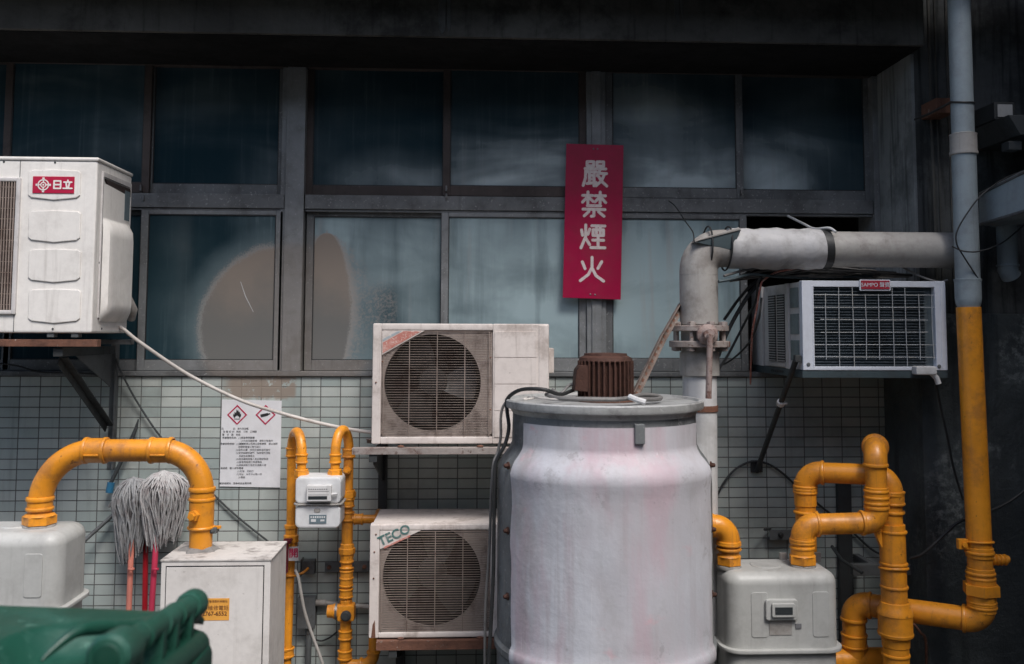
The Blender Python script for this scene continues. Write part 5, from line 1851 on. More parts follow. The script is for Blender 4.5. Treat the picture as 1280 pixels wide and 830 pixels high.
b.lathe([(rP * .9, W(874, 440, dP).z), (rP + .006, W(874, 440, dP).z), (rP + .006, W(874, 469, dP).z), (rP * .9, W(874, 469.5, dP).z)], (xv, -dP, 0), seg=36, cap=False)
link('sleeve', b, 'galv', gp)
for y0, y1, rr in ((407, 414, 36.5), (426, 434, 37.5)):
    b = B()
    R = rr / S(dP)
    b.lathe([(rP * .9, W(874, y1, dP).z), (R - .003, W(874, y1, dP).z), (R, W(874, y1 - .7, dP).z), (R, W(874, y0 + .7, dP).z), (R - .003, W(874, y0, dP).z), (rP * .9, W(874, y0, dP).z)], (xv, -dP, 0), seg=40, cap=False)
    fl_ = link('flange', b, 'shelf', gp)
for k in range(8):
    a = 2 * PI * (k + .3) / 8
    o = Vector((xv + 31 / S(dP) * math.cos(a), -dP + 31 / S(dP) * math.sin(a), 0))
    b = B()
    b.cyl((o.x, o.y, W(874, 439, dP).z), (o.x, o.y, W(874, 402, dP).z), .010, 10)
    b.hexnut((o.x, o.y, W(874, 407, dP).z), (0, 0, 1), .019, .016)
    b.hexnut((o.x, o.y, W(874, 434, dP).z - .016), (0, 0, 1), .019, .016)
    link('flange_bolt', b, 'shelf', gp)
lv = B()
lp = W(887, 418, .72)
lv.lathe([(0, .0), (.045, 0), (.045, .02), (.03, .03), (.022, .05), (0, .052)], (lp.x, lp.y + .05, lp.z), (0, -1, 0), 20)
lq = W(885, 498, .72)
lv.tube([(lp.x, lp.y - .008, lp.z), (lq.x, lq.y - .008, lq.z)], .013, 10)
link('valve_lever', lv, 'leverrust', gp, 'rusty valve lever')
b = B()
q = W(905, 430, dP)
b.box(q.x - .01, q.x + .012, -dP - .06, -dP + .06, q.z - .012, q.z + .012, .003)
link('clamp', b, 'rust', gp)
# wrapped insulation: uneven lathe
x0w, x1w = W(908, 310, dP).x, W(1033, 310, dP).x
prof = []
for i in range(27):
    t_ = i / 26
    prof.append((rP + .004 + .008 * math.sin(t_ * PI) ** .4 + .0025 * math.sin(t_ * 17) + .002 * math.sin(t_ * 41), x0w + (x1w - x0w) * t_))
b = B().lathe([(rP - .002, x0w)] + prof + [(rP - .002, x1w)], (0, -dP, zh), (1, 0, 0), 40, cap=False)
wr = link('insulation_wrap', b, 'wrap', gp, 'crumpled pale wrapping')
b = B()
xb_ = W(1030, 310, dP).x
b.lathe([(rP, -.02), (rP + .010, -.018), (rP + .010, .016), (rP, .02)], (xb_, -dP, zh), (1, 0, .06), 36, cap=False)
link('band', b, 'black', gp)
# dark board strapped on the elbow
b = B()
q0_, q1_, q2_ = W(867, 303, dP + .07), W(925, 288, dP + .07), W(914, 313, dP + .07)
b.prism([(q0_.x, q0_.z), (q1_.x, q1_.z), (q2_.x, q2_.z)], -dP - .085, -dP - .072, .002)
link('strapped_board', b, 'darkpan', gp)
b = B()
b.prism([(q0_.x, q0_.z), (q0_.x + .02, q0_.z + .012), (q1_.x - .01, q1_.z + .012), (q1_.x, q1_.z)], -dP - .09, -dP + .02, .003)
link('board_edge', b, 'galv', gp)
b = B()
for px, tl in ((884, .05), (908, .12)):
    o = W(px, 311, dP)
    b.tube([Vector((o.x + tl * .06 * math.sin(a), -dP + (rP + .016) * math.cos(a), zh + (rP + .018) * math.sin(a))) for a in [2 * PI * k / 28 for k in range(28)]], .004, 6, closed=True)
link('tie', b, 'black', gp)
cable('wire', [(836, 251, .03), (845, 259, .08), (857, 277, .25), (866, 290, .45), (868, 302, .64), (872, 304, .67)], .003, 'black', 'thin dark wire from the window transom down to the bend of the grey pipe', 'wire')

# rusty perforated angle from the pipe to the tank
st_ = thing('steel_angle', 'rust stained perforated steel angle leaning between grey pipe and tank lid', 'steel angle', W(796, 492, .9))
A, M_, C_ = W(851, 384, .52), W(828, 424, .68), W(793, 496, .88)
b = B()
for u, v in ((A, M_), (M_, C_)):
    dv = (v - u).normalized()
    side = dv.cross(Vector((0, 1, 0))).normalized()
    L = (v - u).length
    Mx = Matrix.Translation(u) @ Matrix((side, dv.cross(side), dv)).transposed().to_4x4()
    b.box(-.017, .017, -.002, .002, -.004, L + .004, .0005, 1, Mx)
    b.box(-.017, -.013, .002, .03, -.004, L + .004, .0005, 1, Mx)
link('flange', b, 'straprust', st_)
b = B()
for u, v in ((A, M_), (M_, C_)):
    dv = (v - u).normalized()
    side = dv.cross(Vector((0, 1, 0))).normalized()
    L = (v - u).length
    Mx = Matrix.Translation(u) @ Matrix((side, dv.cross(side), dv)).transposed().to_4x4()
    n_ = int(L / .035)
    for k in range(n_):
        b.box(-.004, .006, -.0028, .0028, (k + .3) * L / n_, (k + .75) * L / n_, 0, 1, Mx)
link('slot', b, 'rust', st_)

# ------------------------------------------------------------------ window type unit at the right
DF = .62
X0, X1, Z0, Z1 = box_of(1003, 351, 1183.5, 463, DF)
yf, yb = -DF, .12
wa = thing('window_air_conditioner', 'white boxy window air conditioner with a wire guard and red badge', 'air conditioner', ((X0 + X1) / 2, -.3, Z0))
fw = 15.5 / S(DF)
link('casing', B().box(X0 + .004, X1 - .004, yf + .03, yb, Z0, Z1 - .004, .004), 'acside', wa)
b = B()
fwt = 8 / S(DF)
b.box(X0, X0 + fw, yf, yf + .035, Z0, Z1, .004)
b.box(X1 - fw * .95, X1, yf, yf + .035, Z0, Z1, .004)
b.box(X0 + fw - .002, X1 - fw * .95 + .002, yf + .0006, yf + .035, Z1 - fwt, Z1 - .0006, .003)
b.box(X0 + fw - .002, X1 - fw * .95 + .002, yf + .0006, yf + .035, Z0, Z0 + fwt * .6, .003)
b.box(X0 + fw - .008, X0 + fw - .004, yf - .002, yf + .004, Z0 + .012, Z1 - .02, .001)
b.box(X1 - fw * .5, X1 - fw * .5 + .006, yf - .002, yf + .004, Z0 + .01, Z1 - .02, .001)
link('front_frame', b, 'aczw', wa)
c0_, c1_, e0_, e1_ = X0 + fw, X1 - fw * .95, Z0 + fwt * .6, Z1 - fwt
link('condenser_coil', B().box(c0_, c1_, yf + .0285, yf + .036, e0_, e1_), 'fins', wa)
b = B()
n_ = 27
for k in range(n_):
    z = e0_ + (e1_ - e0_) * (k + .5) / n_
    b.box(c0_, c1_ - .035, yf + .014, yf + .028, z - .0013, z + .0013)
link('fin_rows', b, 'finedge', wa)
b = B()
gx = [c0_ + (c1_ - c0_) * (k + .9) / 9.1 for k in range(9)]
gz = [e0_ + (e1_ - e0_) * (k + .75) / 6.4 for k in range(6)]
rn = random.Random(4)
for i, x in enumerate(gx):
    sh_ = 0 if i in (1, 2, 5, 6) else .03
    b.tube([(x + rn.uniform(-.004, .004), yf + .004, e0_ + sh_), (x + rn.uniform(-.003, .003), yf + .002, (e0_ + e1_) / 2), (x + rn.uniform(-.002, .002), yf + .004, e1_ - sh_)], .0017, 6)
for i, z in enumerate(gz):
    sh_ = .03 if i in (2, 3) else 0
    b.tube([(c0_ + sh_, yf + .008, z + rn.uniform(-.002, .002)), ((c0_ + c1_) / 2, yf + .007, z), (c1_ - sh_, yf + .008, z + rn.uniform(-.002, .002))], .0017, 6)
link('wire_guard', b, 'wire', wa)
a0, a1, c0, c1 = box_of(1075, 349.5, 1114, 363.5, DF + .01)
link('badge_frame', B().rbox(a0, a1, yf - .006, yf + .002, c0, c1, .006, .002), 'aczw', wa)
bg = link('badge', B().rbox(a0 + .006, a1 - .006, yf - .009, yf - .005, c0 + .007, c1 - .004, .003, .001), 'badge', wa)
link('lettering', B().text('SAMPO 聲寶', FACE(((a0 + a1) / 2, yf - .0092, (c0 + c1) / 2 + .001)), .0235, .0004), 'aczw', bg)
link('base_pan', B().box(X0 - .002, X1 + .002, yf + .004, yb, Z0 - .034, Z0 - .001, .003), 'darkpan', wa)
# left flank
b = B()
xa = X0
y_at = lambda f_: yf + (yb - yf) * f_
ya, yb2 = y_at(.06), y_at(.16)
H = Z1 - Z0
for k in range(3):
    z0 = Z0 + H * (.08 + .30 * k)
    b.box(xa - .0005, xa + .006, y_at(.07), y_at(.205), z0 + .008, z0 + H * .25)
link('vent_mesh', b, 'mesh', wa)
b = B()
for (f0, f1) in ((.31, .45), (.485, .62)):
    b.box(xa - .0008, xa + .006, y_at(f0), y_at(f1), Z0 + H * .07, Z1 - H * .13)
link('louver_opening', b, 'ink', wa)
b = B()
for (f0, f1) in ((.31, .45), (.485, .62)):
    for k in range(26):
        z = Z0 + H * .08 + (H * .79) * k / 26
        b.box(xa - .006, xa - .001, y_at(f0), y_at(f1), z, z + .0035)
link('louver', b, 'acside', wa)
b = B()
b.box(xa - .006, xa + .004, y_at(.22), y_at(.28), Z0, Z1 - .004, .002)
b.box(xa - .01, xa + .004, y_at(.72), y_at(.78), Z0, Z1 - .002, .003)
b.box(xa - .006, xa + .004, y_at(.30), y_at(.63), Z0 + H * .015, Z0 + H * .06, .002)
link('flank_rib', b, 'acside', wa)
b = B()
for k in range(7):
    b.box(xa - .0035, xa + .002, y_at(.34 + .035 * k), y_at(.36 + .035 * k), Z0 - .022, Z0 - .012)
link('pan_slot', b, 'ink', wa)
b = B()
for px, py in ((1010.5, 455.5), (1174, 458)):
    p = W(px, py, DF)
    b.lathe([(0, .004), (.007, .003), (.009, 0)], (p.x, yf - .0005, p.z), (0, -1, 0), 16, cap=False)
link('screw', b, 'steel', wa)
dp = B()
p = W(1158, 464, DF + .03)
dp.box(p.x - .05, p.x + .045, yf - .04, yf + .01, p.z - .016, p.z + .022, .008)
dp.tube([(p.x + .03, yf - .02, p.z - .01), (p.x + .05, yf - .02, p.z - .03), (p.x + .058, yf - .02, p.z - .055)], .012, 10)
link('drain_spout', dp, 'pvcw', wa)
# rusted strut under it
sr = thing('support_rod', 'thin dark support rod slanting down the tiles under the window unit', 'rod', W(945, 590, .02))
A, C_ = W(996, 447, .60), W(946, 589, .02)
b = B().tube([A, C_], .0125, 10)
b.box(A.x - .012, A.x + .016, A.y - .014, A.y + .014, A.z - .02, A.z + .012, .004)
link('rod', b, 'darksteel', sr)
b = B()
o = A.lerp(C_, .37)
b.lathe([(.012, -.012), (.019, -.01), (.019, .01), (.012, .012)], o, C_ - A, 14, cap=False)
b.box(o.x - .006, o.x + .026, o.y - .02, o.y + .012, o.z - .006, o.z + .004, .003)
link('tie', b, 'pvcw', sr)
q = W(946, 583, .01)
link('wall_plate', B().box(q.x - .03, q.x + .03, -.012, -.002, q.z - .03, q.z + .03, .003), 'darksteel', sr)
cable('cable', [(868, 660, .02), (893, 625, .02), (905, 603, .02), (920, 586, .02), (940, 577, .02), (960, 580, .02), (980, 593, .02), (1000, 612, .02), (1025, 632, .02), (1060, 660, .02), (1095, 690, .03), (1130, 697, .1)], .0055, 'darksteel',
      'dark cable arching over the tiles at the foot of the support rod')
# cables over the unit
for i, (pp, r_, m_, lb_) in enumerate([
    ([(880, 520, .2), (895, 470, .3), (912, 440, .3), (930, 405, .3), (945, 375, .45), (948, 352, .52), (960, 343, .5), (1010, 338, .45), (1080, 340, .42), (1140, 344, .4)], .006, 'black', 'black cable draped across the front of the window unit cable bundle'),
    ([(905, 400, .4), (925, 372, .42), (945, 352, .44), (975, 341, .42), (1030, 341, .4), (1100, 343, .38)], .007, 'black', 'black cable in the upper layer over the white window unit'),
    ([(905, 345, .6), (930, 338, .55), (965, 333, .52), (1010, 335, .5), (1060, 338, .48), (1120, 341, .45)], .006, 'cablegrey', 'grey cable lying highest along the underside of wrapped pipe'),
    ([(898, 352, .62), (915, 349, .6), (940, 343, .55), (975, 346, .5), (1030, 347, .46), (1090, 345, .42)], .0065, 'darkpan', 'greenish cable lying lowest on top of the window unit'),
    ([(938, 480, .1), (940, 420, .38), (946, 385, .46), (950, 362, .5), (955, 350, .5), (980, 338, .5), (1040, 336, .45)], .0045, 'salmon', 'thin faded pinkish cable hanging along the flank of the window unit'),
    ([(870, 458, .05), (905, 455, .1), (935, 430, .3), (948, 400, .5), (952, 372, .52)], .005, 'black', 'black cable sagging from the window unit towards the sill'),
    ([(898, 445, .35), (905, 425, .38), (918, 398, .4), (935, 370, .42), (948, 355, .42)], .010, 'darksteel', 'thick dark corrugated cable between grey pipe and window unit'),
]):
    cable('cable', pp, r_, m_, lb_)
b = B()
for k in range(14):
    a = k / 13
    pts = [W(912 + 20 * a, 352 - 8 * a, .5), W(960, 338 + 9 * math.sin(k * 2.1), .4 + .1 * math.cos(k)), W(1020, 339 + 7 * math.sin(k * 1.3 + 1), .4 + .1 * math.sin(k * 2)), W(1080, 342 + 5 * math.cos(k * 1.9), .38), W(1130 + 10 * math.sin(k), 346, .3)]
    b.tube(spline(pts, 6), .0045, 6)
o = single('cable_bundle', b, 'cablegrey', 'tangled bundle of dusty thin cables between wrapped pipe and window unit', 'cable bundle')
cable('wire', [(985, 270, .1), (1003, 279, .3), (1018, 286, .5), (1036, 285, .60), (1045, 290, .63)], .006, 'pvcw', 'white wire poking over the wrapped grey pipe', 'wire')
cable('wire', [(1110, 322, .45), (1128, 334, .5), (1150, 345, .55), (1172, 352, .58), (1185, 350, .6)], .0045, 'cablegrey', 'pale wire running from wrapped pipe to the right corner of window unit', 'wire')

# ------------------------------------------------------------------ right downpipe
dD = .70
rD = 14.6 / S(dD)
dn = thing('downpipe', 'blue grey plastic downpipe with a stained collar on the concrete pillar', 'downpipe', W(1210, 385, dD))


def xd(py):
    return Vector((W(1209, 330, dD).x, -dD, W(1209, py, dD).z))


link('pipe', B().tube([xd(-60), xd(170)], rD * .95, 28), 'pvc', dn)
link('pipe', B().tube([xd(170), xd(360)], rD * 1.02, 28), 'pvc', dn)
b = B()
z_a, z_b = xd(194).z, xd(167).z
b.lathe([(rD, z_a), (rD * 1.16, z_a + .002), (rD * 1.18, z_a + .012), (rD * 1.12, z_a + .02), (rD * 1.12, z_b - .01), (rD * 1.16, z_b - .004), (rD * .95, z_b)], (xd(0).x, -dD, 0), seg=28, cap=False)
link('collar', b, 'galv', dn)
b = B()
z_a, z_b = xd(388).z, xd(350).z
b.lathe([(0, z_a), (rD * .8, z_a), (rD * 1.02, z_a + .03), (rD * 1.08, z_a + .05), (rD * 1.08, z_b - .008), (rD * 1.13, z_b - .004), (rD * 1.13, z_b + .004), (rD, z_b + .006)], (xd(0).x, -dD, 0), seg=28, cap=False)
link('end_cap', b, 'pvc', dn)
b = B()
q = xd(128)
bead(b, q, (0, -.25, 1), rD * .96, .005, .006)
b.tube([q + Vector((-rD, .0, 0)), q + Vector((-rD - .03, .12, -.02)), q + Vector((-rD - .04, .25, -.02))], .006, 8)
link('clamp', b, 'black', dn)
b = B()
q = W(1178, 133, .5)
b.box(q.x - .04, q.x + .05, -.52, -.378, q.z - .035, q.z + .035, .003)
b.box(q.x + .03, q.x + .07, -.56, -.52, q.z - .01, q.z + .03, .003)
single('pipe_bracket', b, 'rust', 'small rusted square bracket on the concrete pillar beside the downpipe', 'pipe bracket')
b = B()
cable('wire', [(1225, 352, .74), (1203, 318, .78), (1196, 305, .79), (1196, 290, .79), (1208, 268, .79), (1228, 243, .78), (1258, 222, .75), (1290, 210, .7)], .0032, 'black', 'black wire loop hanging in front of the blue grey downpipe', 'wire')
cable('wire', [(1190, 308, .78), (1205, 314, .79), (1225, 314, .79), (1250, 305, .75), (1270, 290, .7), (1290, 272, .7)], .0032, 'black', 'black wire crossing the downpipe towards the grey duct', 'wire')

gr = thing('gas_pipe', 'tall yellow gas pipe under the downpipe turning left near the ground', 'gas pipe', W(1222, 780, dD), 'yellow gas pipes')
rG = 14.8 / S(dD)
xg = W(1218, 560, dD).x
zc = W(1222, 776, dD).z
LL = W(1067, 766, .43)
P = [Vector((xg - .006, -dD, W(1214, 384, dD).z)), Vector((xg + .012, -dD, zc)), Vector((LL.x, -.43, zc)), Vector((LL.x, -.43, .02))]
pipe_run(gr, P, rG, .062)
for py, kind in ((677, 'clampring'), (690, 'bead'), (716, 'bead'), (722, 'bead'), (736, 'nut'), (752, 'bead'), (758, 'bead')):
    f_ = (W(1214, 384, dD).z - W(1222, py, dD).z) / (W(1214, 384, dD).z - zc)
    q = P[0].lerp(P[1], f_)
    b = B()
    if kind == 'nut':
        b.hexnut(q - Vector((0, 0, .022)), (0, 0, 1), rG * 1.5, .044, .2)
        b.lathe([(rG, -.06), (rG + .008, -.055), (rG + .008, .05), (rG, .055)], q, (0, 0, 1), 28, cap=False)
        link('union_nut', b, 'orange', gr)
    elif kind == 'clampring':
        bead(b, q, (0, .1, 1), rG + .002, .005, .008)
        b.box(q.x - rG - .045, q.x - rG - .002, -dD - .012, -dD + .012, q.z - .03, q.z + .012, .003)
        b.hexnut((q.x - rG - .022, -dD - .012, q.z - .01), (0, -1, 0), .012, .01)
        link('clamp_ring', b, 'orange', gr)
    else:
        b.lathe([(rG, -.022), (rG + .005, -.02), (rG + .005, .02), (rG, .022)], q, (0, 0, 1), 28, cap=False)
        bead(b, q, (0, 0, 1), rG + .004, .007, .006)
        link('coupling', b, 'orange', gr)
q = W(1240, 700, dD)
b = B()
q.x = xg + .008
for i in range(4):
    b.lathe([(.017, 0), (.024, .006), (.024, .012), (.017, .018)], (q.x + rG - .004 + .018 * i, -dD, q.z), (1, 0, .05), 14, cap=False)
b.cyl((q.x + rG - .01, -dD, q.z), (q.x + rG + .075, -dD, q.z + .003), .016, 12)
link('plug', b, 'orange', gr)
for zo in (0,):
    b = B()
    q = Vector((LL.x, -.43, W(1067, 800, .43).z))
    collar(b, q, (0, 0, 1), rG)
    link('coupling', b, 'orange', gr)
q = W(1080, 822, .46)
b = B().tube([(LL.x - .16, -.43, q.z - .02), (LL.x + .17, -.43, q.z - .02)], rG * 1.05, 28)
link('tee', b, 'orange', gr)

# riser and the square loop behind the right meter
rs_ = thing('gas_pipe', 'yellow square pipe loop ending in a thick riser behind the right meter', 'gas pipe', W(1117, 830, .64), 'yellow gas pipes')
rS = 12.6 / S(.5)
zt = W(1050, 591, .52).z
Q = [W(1004.5, 730, .48), None, None, None]
Q[0] = Vector((W(1007, 640, .48).x, -.48, W(1006, 735, .48).z))
Q[1] = Vector((Q[0].x, -.48, W(1006, 590, .48).z))
xR = W(1116, 700, .64).x
Q[2] = Vector((xR, -.64, W(1116, 594, .64).z))
Q[3] = Vector((xR, -.64, W(1117, 660, .64).z))
pipe_run(rs_, Q, rS, .07)
RZ = 15.6 / S(.64)
link('riser', B().tube([(xR, -.64, W(1117, 655, .64).z), (xR + .006, -.64, .02)], RZ, 28), 'orange', rs_)
for py, kd in ((622, 'c'), (640, 'b'), (664, 'B'), (704, 'B'), (710, 'ring'), (733, 'B'), (818, 'B')):
    q = Vector((xR + .003, -.64, W(1117, py, .64).z))
    b = B()
    r_ = rS + .002 if py < 650 else RZ
    if kd == 'c':
        collar(b, q, (0, 0, 1), r_)
        link('coupling', b, 'orange', rs_)
    else:
        bead(b, q, (0, 0, 1) if kd != 'ring' else (0, .12, 1), r_, .007, .009 if kd == 'ring' else .005)
        link('clamp_ring' if kd == 'ring' else 'coupling', b, 'orange', rs_)
q = Vector((Q[0].x, -.48, W(1006, 622, .48).z))
for py in (608, 615, 640):
    b = B()
    q = Vector((Q[0].x, -.48, W(1006, py, .48).z))
    bead(b, q, (0, 0, 1), rS + .003, .007, .006)
    if py == 615:
        b.lathe([(rS, -.06), (rS + .004, -.058), (rS + .004, .05), (rS, .052)], q, (0, 0, 1), 28, cap=False)
    link('coupling', b, 'orange', rs_)
# big union
b = B()
zu = W(1115, 772, .64).z
k_ = 1 / S(.64)
b.lathe([(RZ, 7 * k_ + .045), (17.5 * k_, 7 * k_ + .042), (18.5 * k_, 7 * k_ + .02), (20.5 * k_, 7 * k_ + .012), (21.5 * k_, 5 * k_), (20.5 * k_, 3 * k_), (20.5 * k_, -16 * k_), (21.5 * k_, -18 * k_), (21 * k_, -21 * k_), (17 * k_, -24 * k_), (16.5 * k_, -34 * k_), (RZ, -35 * k_)], (xR + .004, -.64, zu), (0, 0, 1), 28, cap=False)
link('union_nut', b, 'orange', rs_)
b = B()
q = W(1096, 672, .60)
b.prism([(q.x - .035, q.z + .04), (q.x + .04, q.z + .06), (q.x + .04, q.z - .06), (q.x - .005, q.z - .03)], -.655, -.63, .004)
link('side_boss', b, 'orange', rs_)

# front loop from the right meter
mR, X0, X1, Z0, Z1 = big_meter('square grey gas meter with a display window at lower right', 898, 1035, 706, 798, .78, .50, .065, .02, 880, True)
fl = thing('gas_pipe', 'yellow stepped gas pipe rising from the right meter to a wall bend', 'gas pipe', (0, 0, 0), 'yellow gas pipes')
dF_ = .66
xm = W(1003, 690, dF_).x
fl.location = (xm, -dF_, Z1)
ORG[fl.name] = Vector((xm, -dF_, Z1))
neck(fl, Vector((xm, -dF_, Z1 - .004)), .043, 0)
rF = 12.9 / S(dF_)
xu = W(1093, 620, dF_).x
P = [Vector((xm, -dF_, Z1 + .03)), Vector((xm, -dF_, W(1000, 656, dF_).z)), Vector((xu, -dF_ - .02, W(1085, 652, dF_).z)), Vector((xu, -dF_ - .02, W(1092, 562, dF_).z)), W(1094, 562, .50)]
P[3].z = P[4].z = W(1092, 561, dF_).z
pipe_run(fl, P, rF, .058)
b = B()
q = P[3].lerp(P[4], .52)
b.lathe([(rF, -.03), (rF + .011, -.028), (rF + .013, -.02), (rF + .013, .0), (rF + .006, .004), (rF + .006, .06), (rF, .065)], q, P[4] - P[3], 28, cap=False)
link('coupling', b, 'orange', fl)
for x_, py in ((xm, 678), (xm, 684), (xu, 613), (xu, 621), (xu, 628)):
    b = B()
    q = Vector((x_, -dF_ - (.02 if x_ == xu else 0), W(1003, py, dF_).z))
    bead(b, q, (0, 0, 1), rF + .003, .007, .006)
    if py in (621, 684):
        b.lathe([(rF, -.045), (rF + .005, -.043), (rF + .005, .043), (rF, .045)], q, (0, 0, 1), 28, cap=False)
    link('coupling', b, 'orange', fl)
fi = thing('gas_pipe', 'short yellow bend entering the right meter from behind the tank', 'gas pipe', (0, 0, 0), 'yellow gas pipes')
xi = W(911, 690, dF_).x
fi.location = (xi, -dF_, Z1)
ORG[fi.name] = Vector((xi, -dF_, Z1))
neck(fi, Vector((xi, -dF_, Z1 - .004)), .04, 0)
zi = W(900, 657, dF_).z
P = [Vector((xi, -dF_, Z1 + .03)), Vector((xi, -dF_, zi)), Vector((xi - .17, -dF_ + .01, zi)), Vector((xi - .17, -.02, zi))]
pipe_run(fi, P, rF * .97, .062)
for py in (680, 686):
    b = B()
    bead(b, Vector((xi, -dF_, W(911, py, dF_).z)), (0, 0, 1), rF + .003, .007, .006)
    link('coupling', b, 'orange', fi)
# meter fittings
b = B().lathe([(0, .004), (.062, .003), (.066, 0), (.066, -.004)], (W(957, 715, .64).x, -.64, Z1 + .001), (0, 0, 1), 32, cap=False)
link('top_disc', b, 'meter', mR)
b = B()
for px in (984, 1027):
    q = W(px, 712, .60)
    b.box(q.x - .016, q.x + .016, -.56, -.54, Z1 - .01, Z1 + .03, .004)
link('lifting_lug', b, 'galv', mR)
a0, a1, c0, c1 = box_of(957.5, 750, 998, 776, .80)
dsp = link('display_housing', B().rbox(a0, a1, -.80, -.775, c0, c1, .012, .006), 'meter', mR)
b = B()
b.rbox(a0 + .022, a1 - .016, -.812, -.798, c0 + .016, c1 - .012, .008, .004)
link('bezel', b, 'meter', dsp)
link('screen', B().box(a0 + .034, a1 - .028, -.8135, -.811, c0 + .028, c1 - .026), 'screen', dsp)
b = B()
a2, a3, c2, c3 = box_of(994.5, 789, 1002, 795, .783)
b.box(a2, a3, -.784, -.781, c2 + .03, c3 + .03)
link('label', b, 'inkgrey', mR)
b = B()
a2, a3, c2, c3 = box_of(962, 779, 990, 797, .783)
b.box(a2, a3, -.7825, -.778, c2 + .01, c3 + .01)
link('name_plate', b, 'galv', mR)
# brackets and posts on the wall behind
X0, X1, Z0, Z1 = box_of(962, 662, 992, 675, .05)
pb = thing('pipe_bracket', 'grey bracket with one dark bolt on the tiles left of the stepped pipe', 'pipe bracket', ((X0 + X1) / 2, -.02, Z0))
link('plate', B().box(X0, X1, -.05, -.044, Z0, Z1, .002).box(X0, X1, -.044, -.002, Z0, Z0 + .005, .001), 'steel', pb)
b = B()
o = Vector(((X0 + X1) / 2 - .005, -.05, (Z0 + Z1) / 2))
b.lathe([(.014, 0), (.014, .008), (.008, .01), (.008, .02), (0, .02)], o, (0, -1, 0), 14, cap=False)
link('bolt', b, 'black', pb)
b = B().tube([Vector((X0 + .01, -.03, Z1)), W(956, 662, .12)], .007, 8)
link('stud', b, 'darksteel', pb)
X0, X1, Z0, Z1 = box_of(1050, 600, 1067, 900, .03)
b = B().box(X0, X1, -.035, -.002, .02, Z1, .003)
single('steel_post', b, 'darksteel', 'dark steel channel post fixed on the tiles inside the square pipe loop', 'post')
X0, X1, Z0, Z1 = box_of(1062, 703, 1145, 717, .2)
b = B().box(X0, X1, -.24, -.20, Z0, Z1, .003)
b.box(X0 + .1, X0 + .13, -.2, -.002, Z0 + .004, Z1 - .004, .003)
single('pipe_bracket', b, 'steel', 'long grey steel bracket behind the thick riser', 'pipe bracket')
b = B().tube([W(1040, 683, .1), W(1052, 700, .2), W(1078, 716, .3)], .008, 10)
single('steel_rod', b, 'darksteel', 'short dark rod slanting on the tiles between post and right meter', 'rod')
cable('cable', [(1138, 698, .47), (1152, 693, .5), (1168, 680, .52), (1185, 664, .53), (1200, 652, .54), (1235, 640, .52), (1262, 627, .5), (1290, 606, .5)], .0065, 'black', 'black cable sagging across the damp pillar behind the tall yellow pipe')
cable('cable', [(1170, 480, .56), (1176, 510, .52), (1184, 545, .5), (1192, 585, .5), (1204, 625, .49)], .0055, 'black', 'black drain cable dangling from the window unit down the damp pillar')
cable('wire', [(1142, 780, .6), (1150, 790, .58), (1157, 800, .55), (1158, 835, .5)], .006, 'rust', 'rusty thin wire beside the big union of the thick riser', 'wire')

# ------------------------------------------------------------------ far right: duct, pipe stub, floodlight
du = thing('duct', 'grey sheet metal duct reaching in from the right edge', 'duct', W(1260, 270, .7))
b = B()
A0, A1, A2, A3 = W(1224, 243, .62), W(1300, 205, 1.05), W(1300, 258, 1.05), W(1224, 281, .62)
t = bmesh.new()
vs = []
for q, dx in ((A0, 0), (A1, 0), (A2, 0), (A3, 0)):
    vs.append(t.verts.new(q))
vb_ = [t.verts.new(v.co + Vector((.20, .14, 0))) for v in vs]
t.faces.new(vs)
t.faces.new(vb_)
for k in range(4):
    j = (k + 1) % 4
    t.faces.new((vs[k], vs[j], vb_[j], vb_[k]))
bmesh.ops.recalc_face_normals(t, faces=t.faces)
b._add(t)
link('duct_body', b, 'pvc', du)
b = B()
b.tube([A0.lerp(A1, .02), A0.lerp(A1, .98)], .008, 8)
b.tube([A3.lerp(A2, .02), A3.lerp(A2, .98)], .008, 8)
link('duct_seam', b, 'steel', du)
sp_ = thing('pipe_stub', 'short blue grey pipe hanging under the sheet metal duct', 'pipe', W(1256, 345, .55))
b = B()
x_ = W(1257, 300, .55).x
b.tube([(x_, -.56, W(1257, 275, .55).z), (x_, -.56, W(1257, 338, .55).z), (x_ + .02, -.55, W(1257, 345, .55).z)], 12 / S(.55), 24)
link('pipe', b, 'pvc', sp_)
b = B()
bead(b, (x_, -.56, W(1257, 332, .55).z), (0, 0, 1), 12 / S(.55), .006, .005)
link('collar', b, 'pvc', sp_)
fd = thing('floodlight', 'small pale floodlight on a dark housing at the right edge of the pillar', 'floodlight', W(1256, 150, .6))
a0, a1, c0, c1 = box_of(1245, 129, 1267, 148, .6)
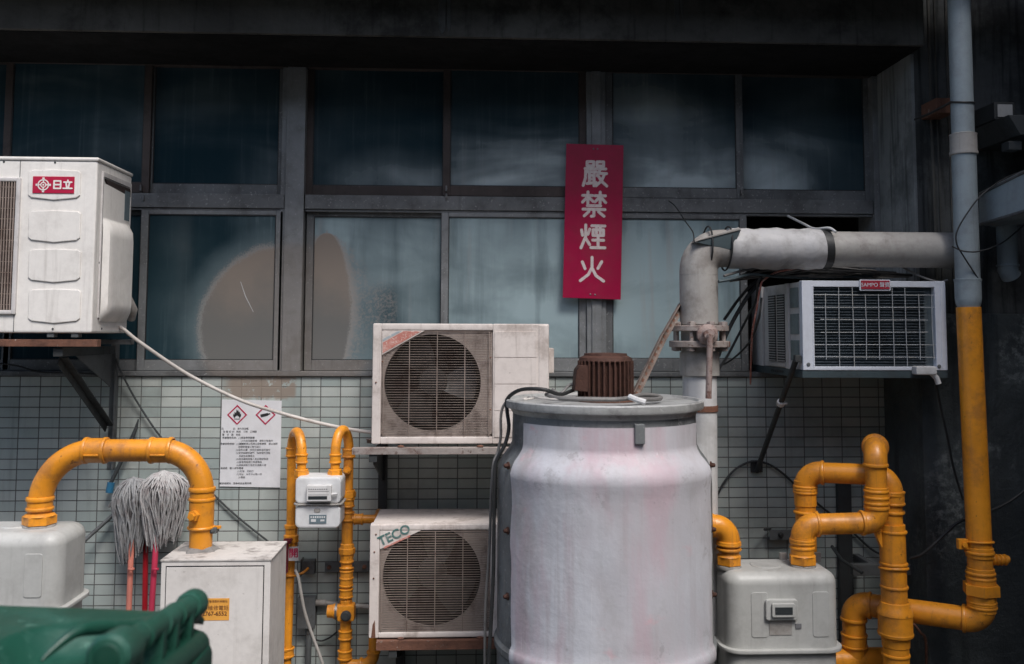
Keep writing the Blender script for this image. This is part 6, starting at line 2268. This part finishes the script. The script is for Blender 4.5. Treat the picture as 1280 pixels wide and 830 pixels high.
link('lamp_body', B().box(a0 - .008, a1 + .008, -.6, -.378, c0 - .006, c1 + .006, .006), 'darksteel', fd)
link('lens', B().box(a0 + .006, a1 - .006, -.604, -.599, c0 + .006, c1 - .006, .002), 'lampglass', fd)
hd_ = thing('lamp_hood', 'dark grey sloping sheet hood beneath the pale floodlight', 'hood', W(1260, 182, .6))
b = B()
c = [W(1240, 152, .62), W(1330, 152, .62), W(1330, 176, .62), W(1254, 176, .62)]
b.prism([(p.x, p.z) for p in c], -.75, -.378, .004)
link('hood_body', b, 'darksteel', hd_)
b = B()
q = W(1266, 180, .7)
b.box(q.x - .03, q.x + .03, -.72, -.66, q.z - .03, q.z + .01, .004)
link('hood_bracket', b, 'darksteel', hd_)

# ------------------------------------------------------------------ light
wld = bpy.data.worlds.new('World')
SC.world = wld
wld.use_nodes = True
nt = wld.node_tree
for n in list(nt.nodes):
    nt.nodes.remove(n)
out = nt.nodes.new('ShaderNodeOutputWorld')
bg = nt.nodes.new('ShaderNodeBackground')
sky = nt.nodes.new('ShaderNodeTexSky')
sky.sky_type = 'NISHITA'
sky.sun_disc = False
EL, AZ = 57.0, 156.0        # sun azimuth measured clockwise from +Y
sky.sun_elevation = math.radians(EL)
sky.sun_rotation = math.radians(AZ)
sky.dust_density = 3.0
sky.air_density = 1.0
bg.inputs['Strength'].default_value = .08
nt.links.new(sky.outputs[0], bg.inputs[0])
nt.links.new(bg.outputs[0], out.inputs[0])
sl = bpy.data.lights.new('sun', 'SUN')
sl.energy = 1.5
sl.angle = math.radians(24)
sl.color = (1.0, .975, .95)
so = bpy.data.objects.new('sun', sl)
COL.objects.link(so)
sd = Vector((math.sin(math.radians(AZ)) * math.cos(math.radians(EL)), math.cos(math.radians(AZ)) * math.cos(math.radians(EL)), math.sin(math.radians(EL))))
so.rotation_euler = sd.to_track_quat('Z', 'Y').to_euler()
so.location = (-2, -6, 6)

vs_ = SC.view_settings
vs_.view_transform = 'Standard'
vs_.look = 'None'
vs_.exposure = 1.15
vs_.gamma = 1.0
SC.cycles.max_bounces = 8
SC.cycles.use_denoising = True
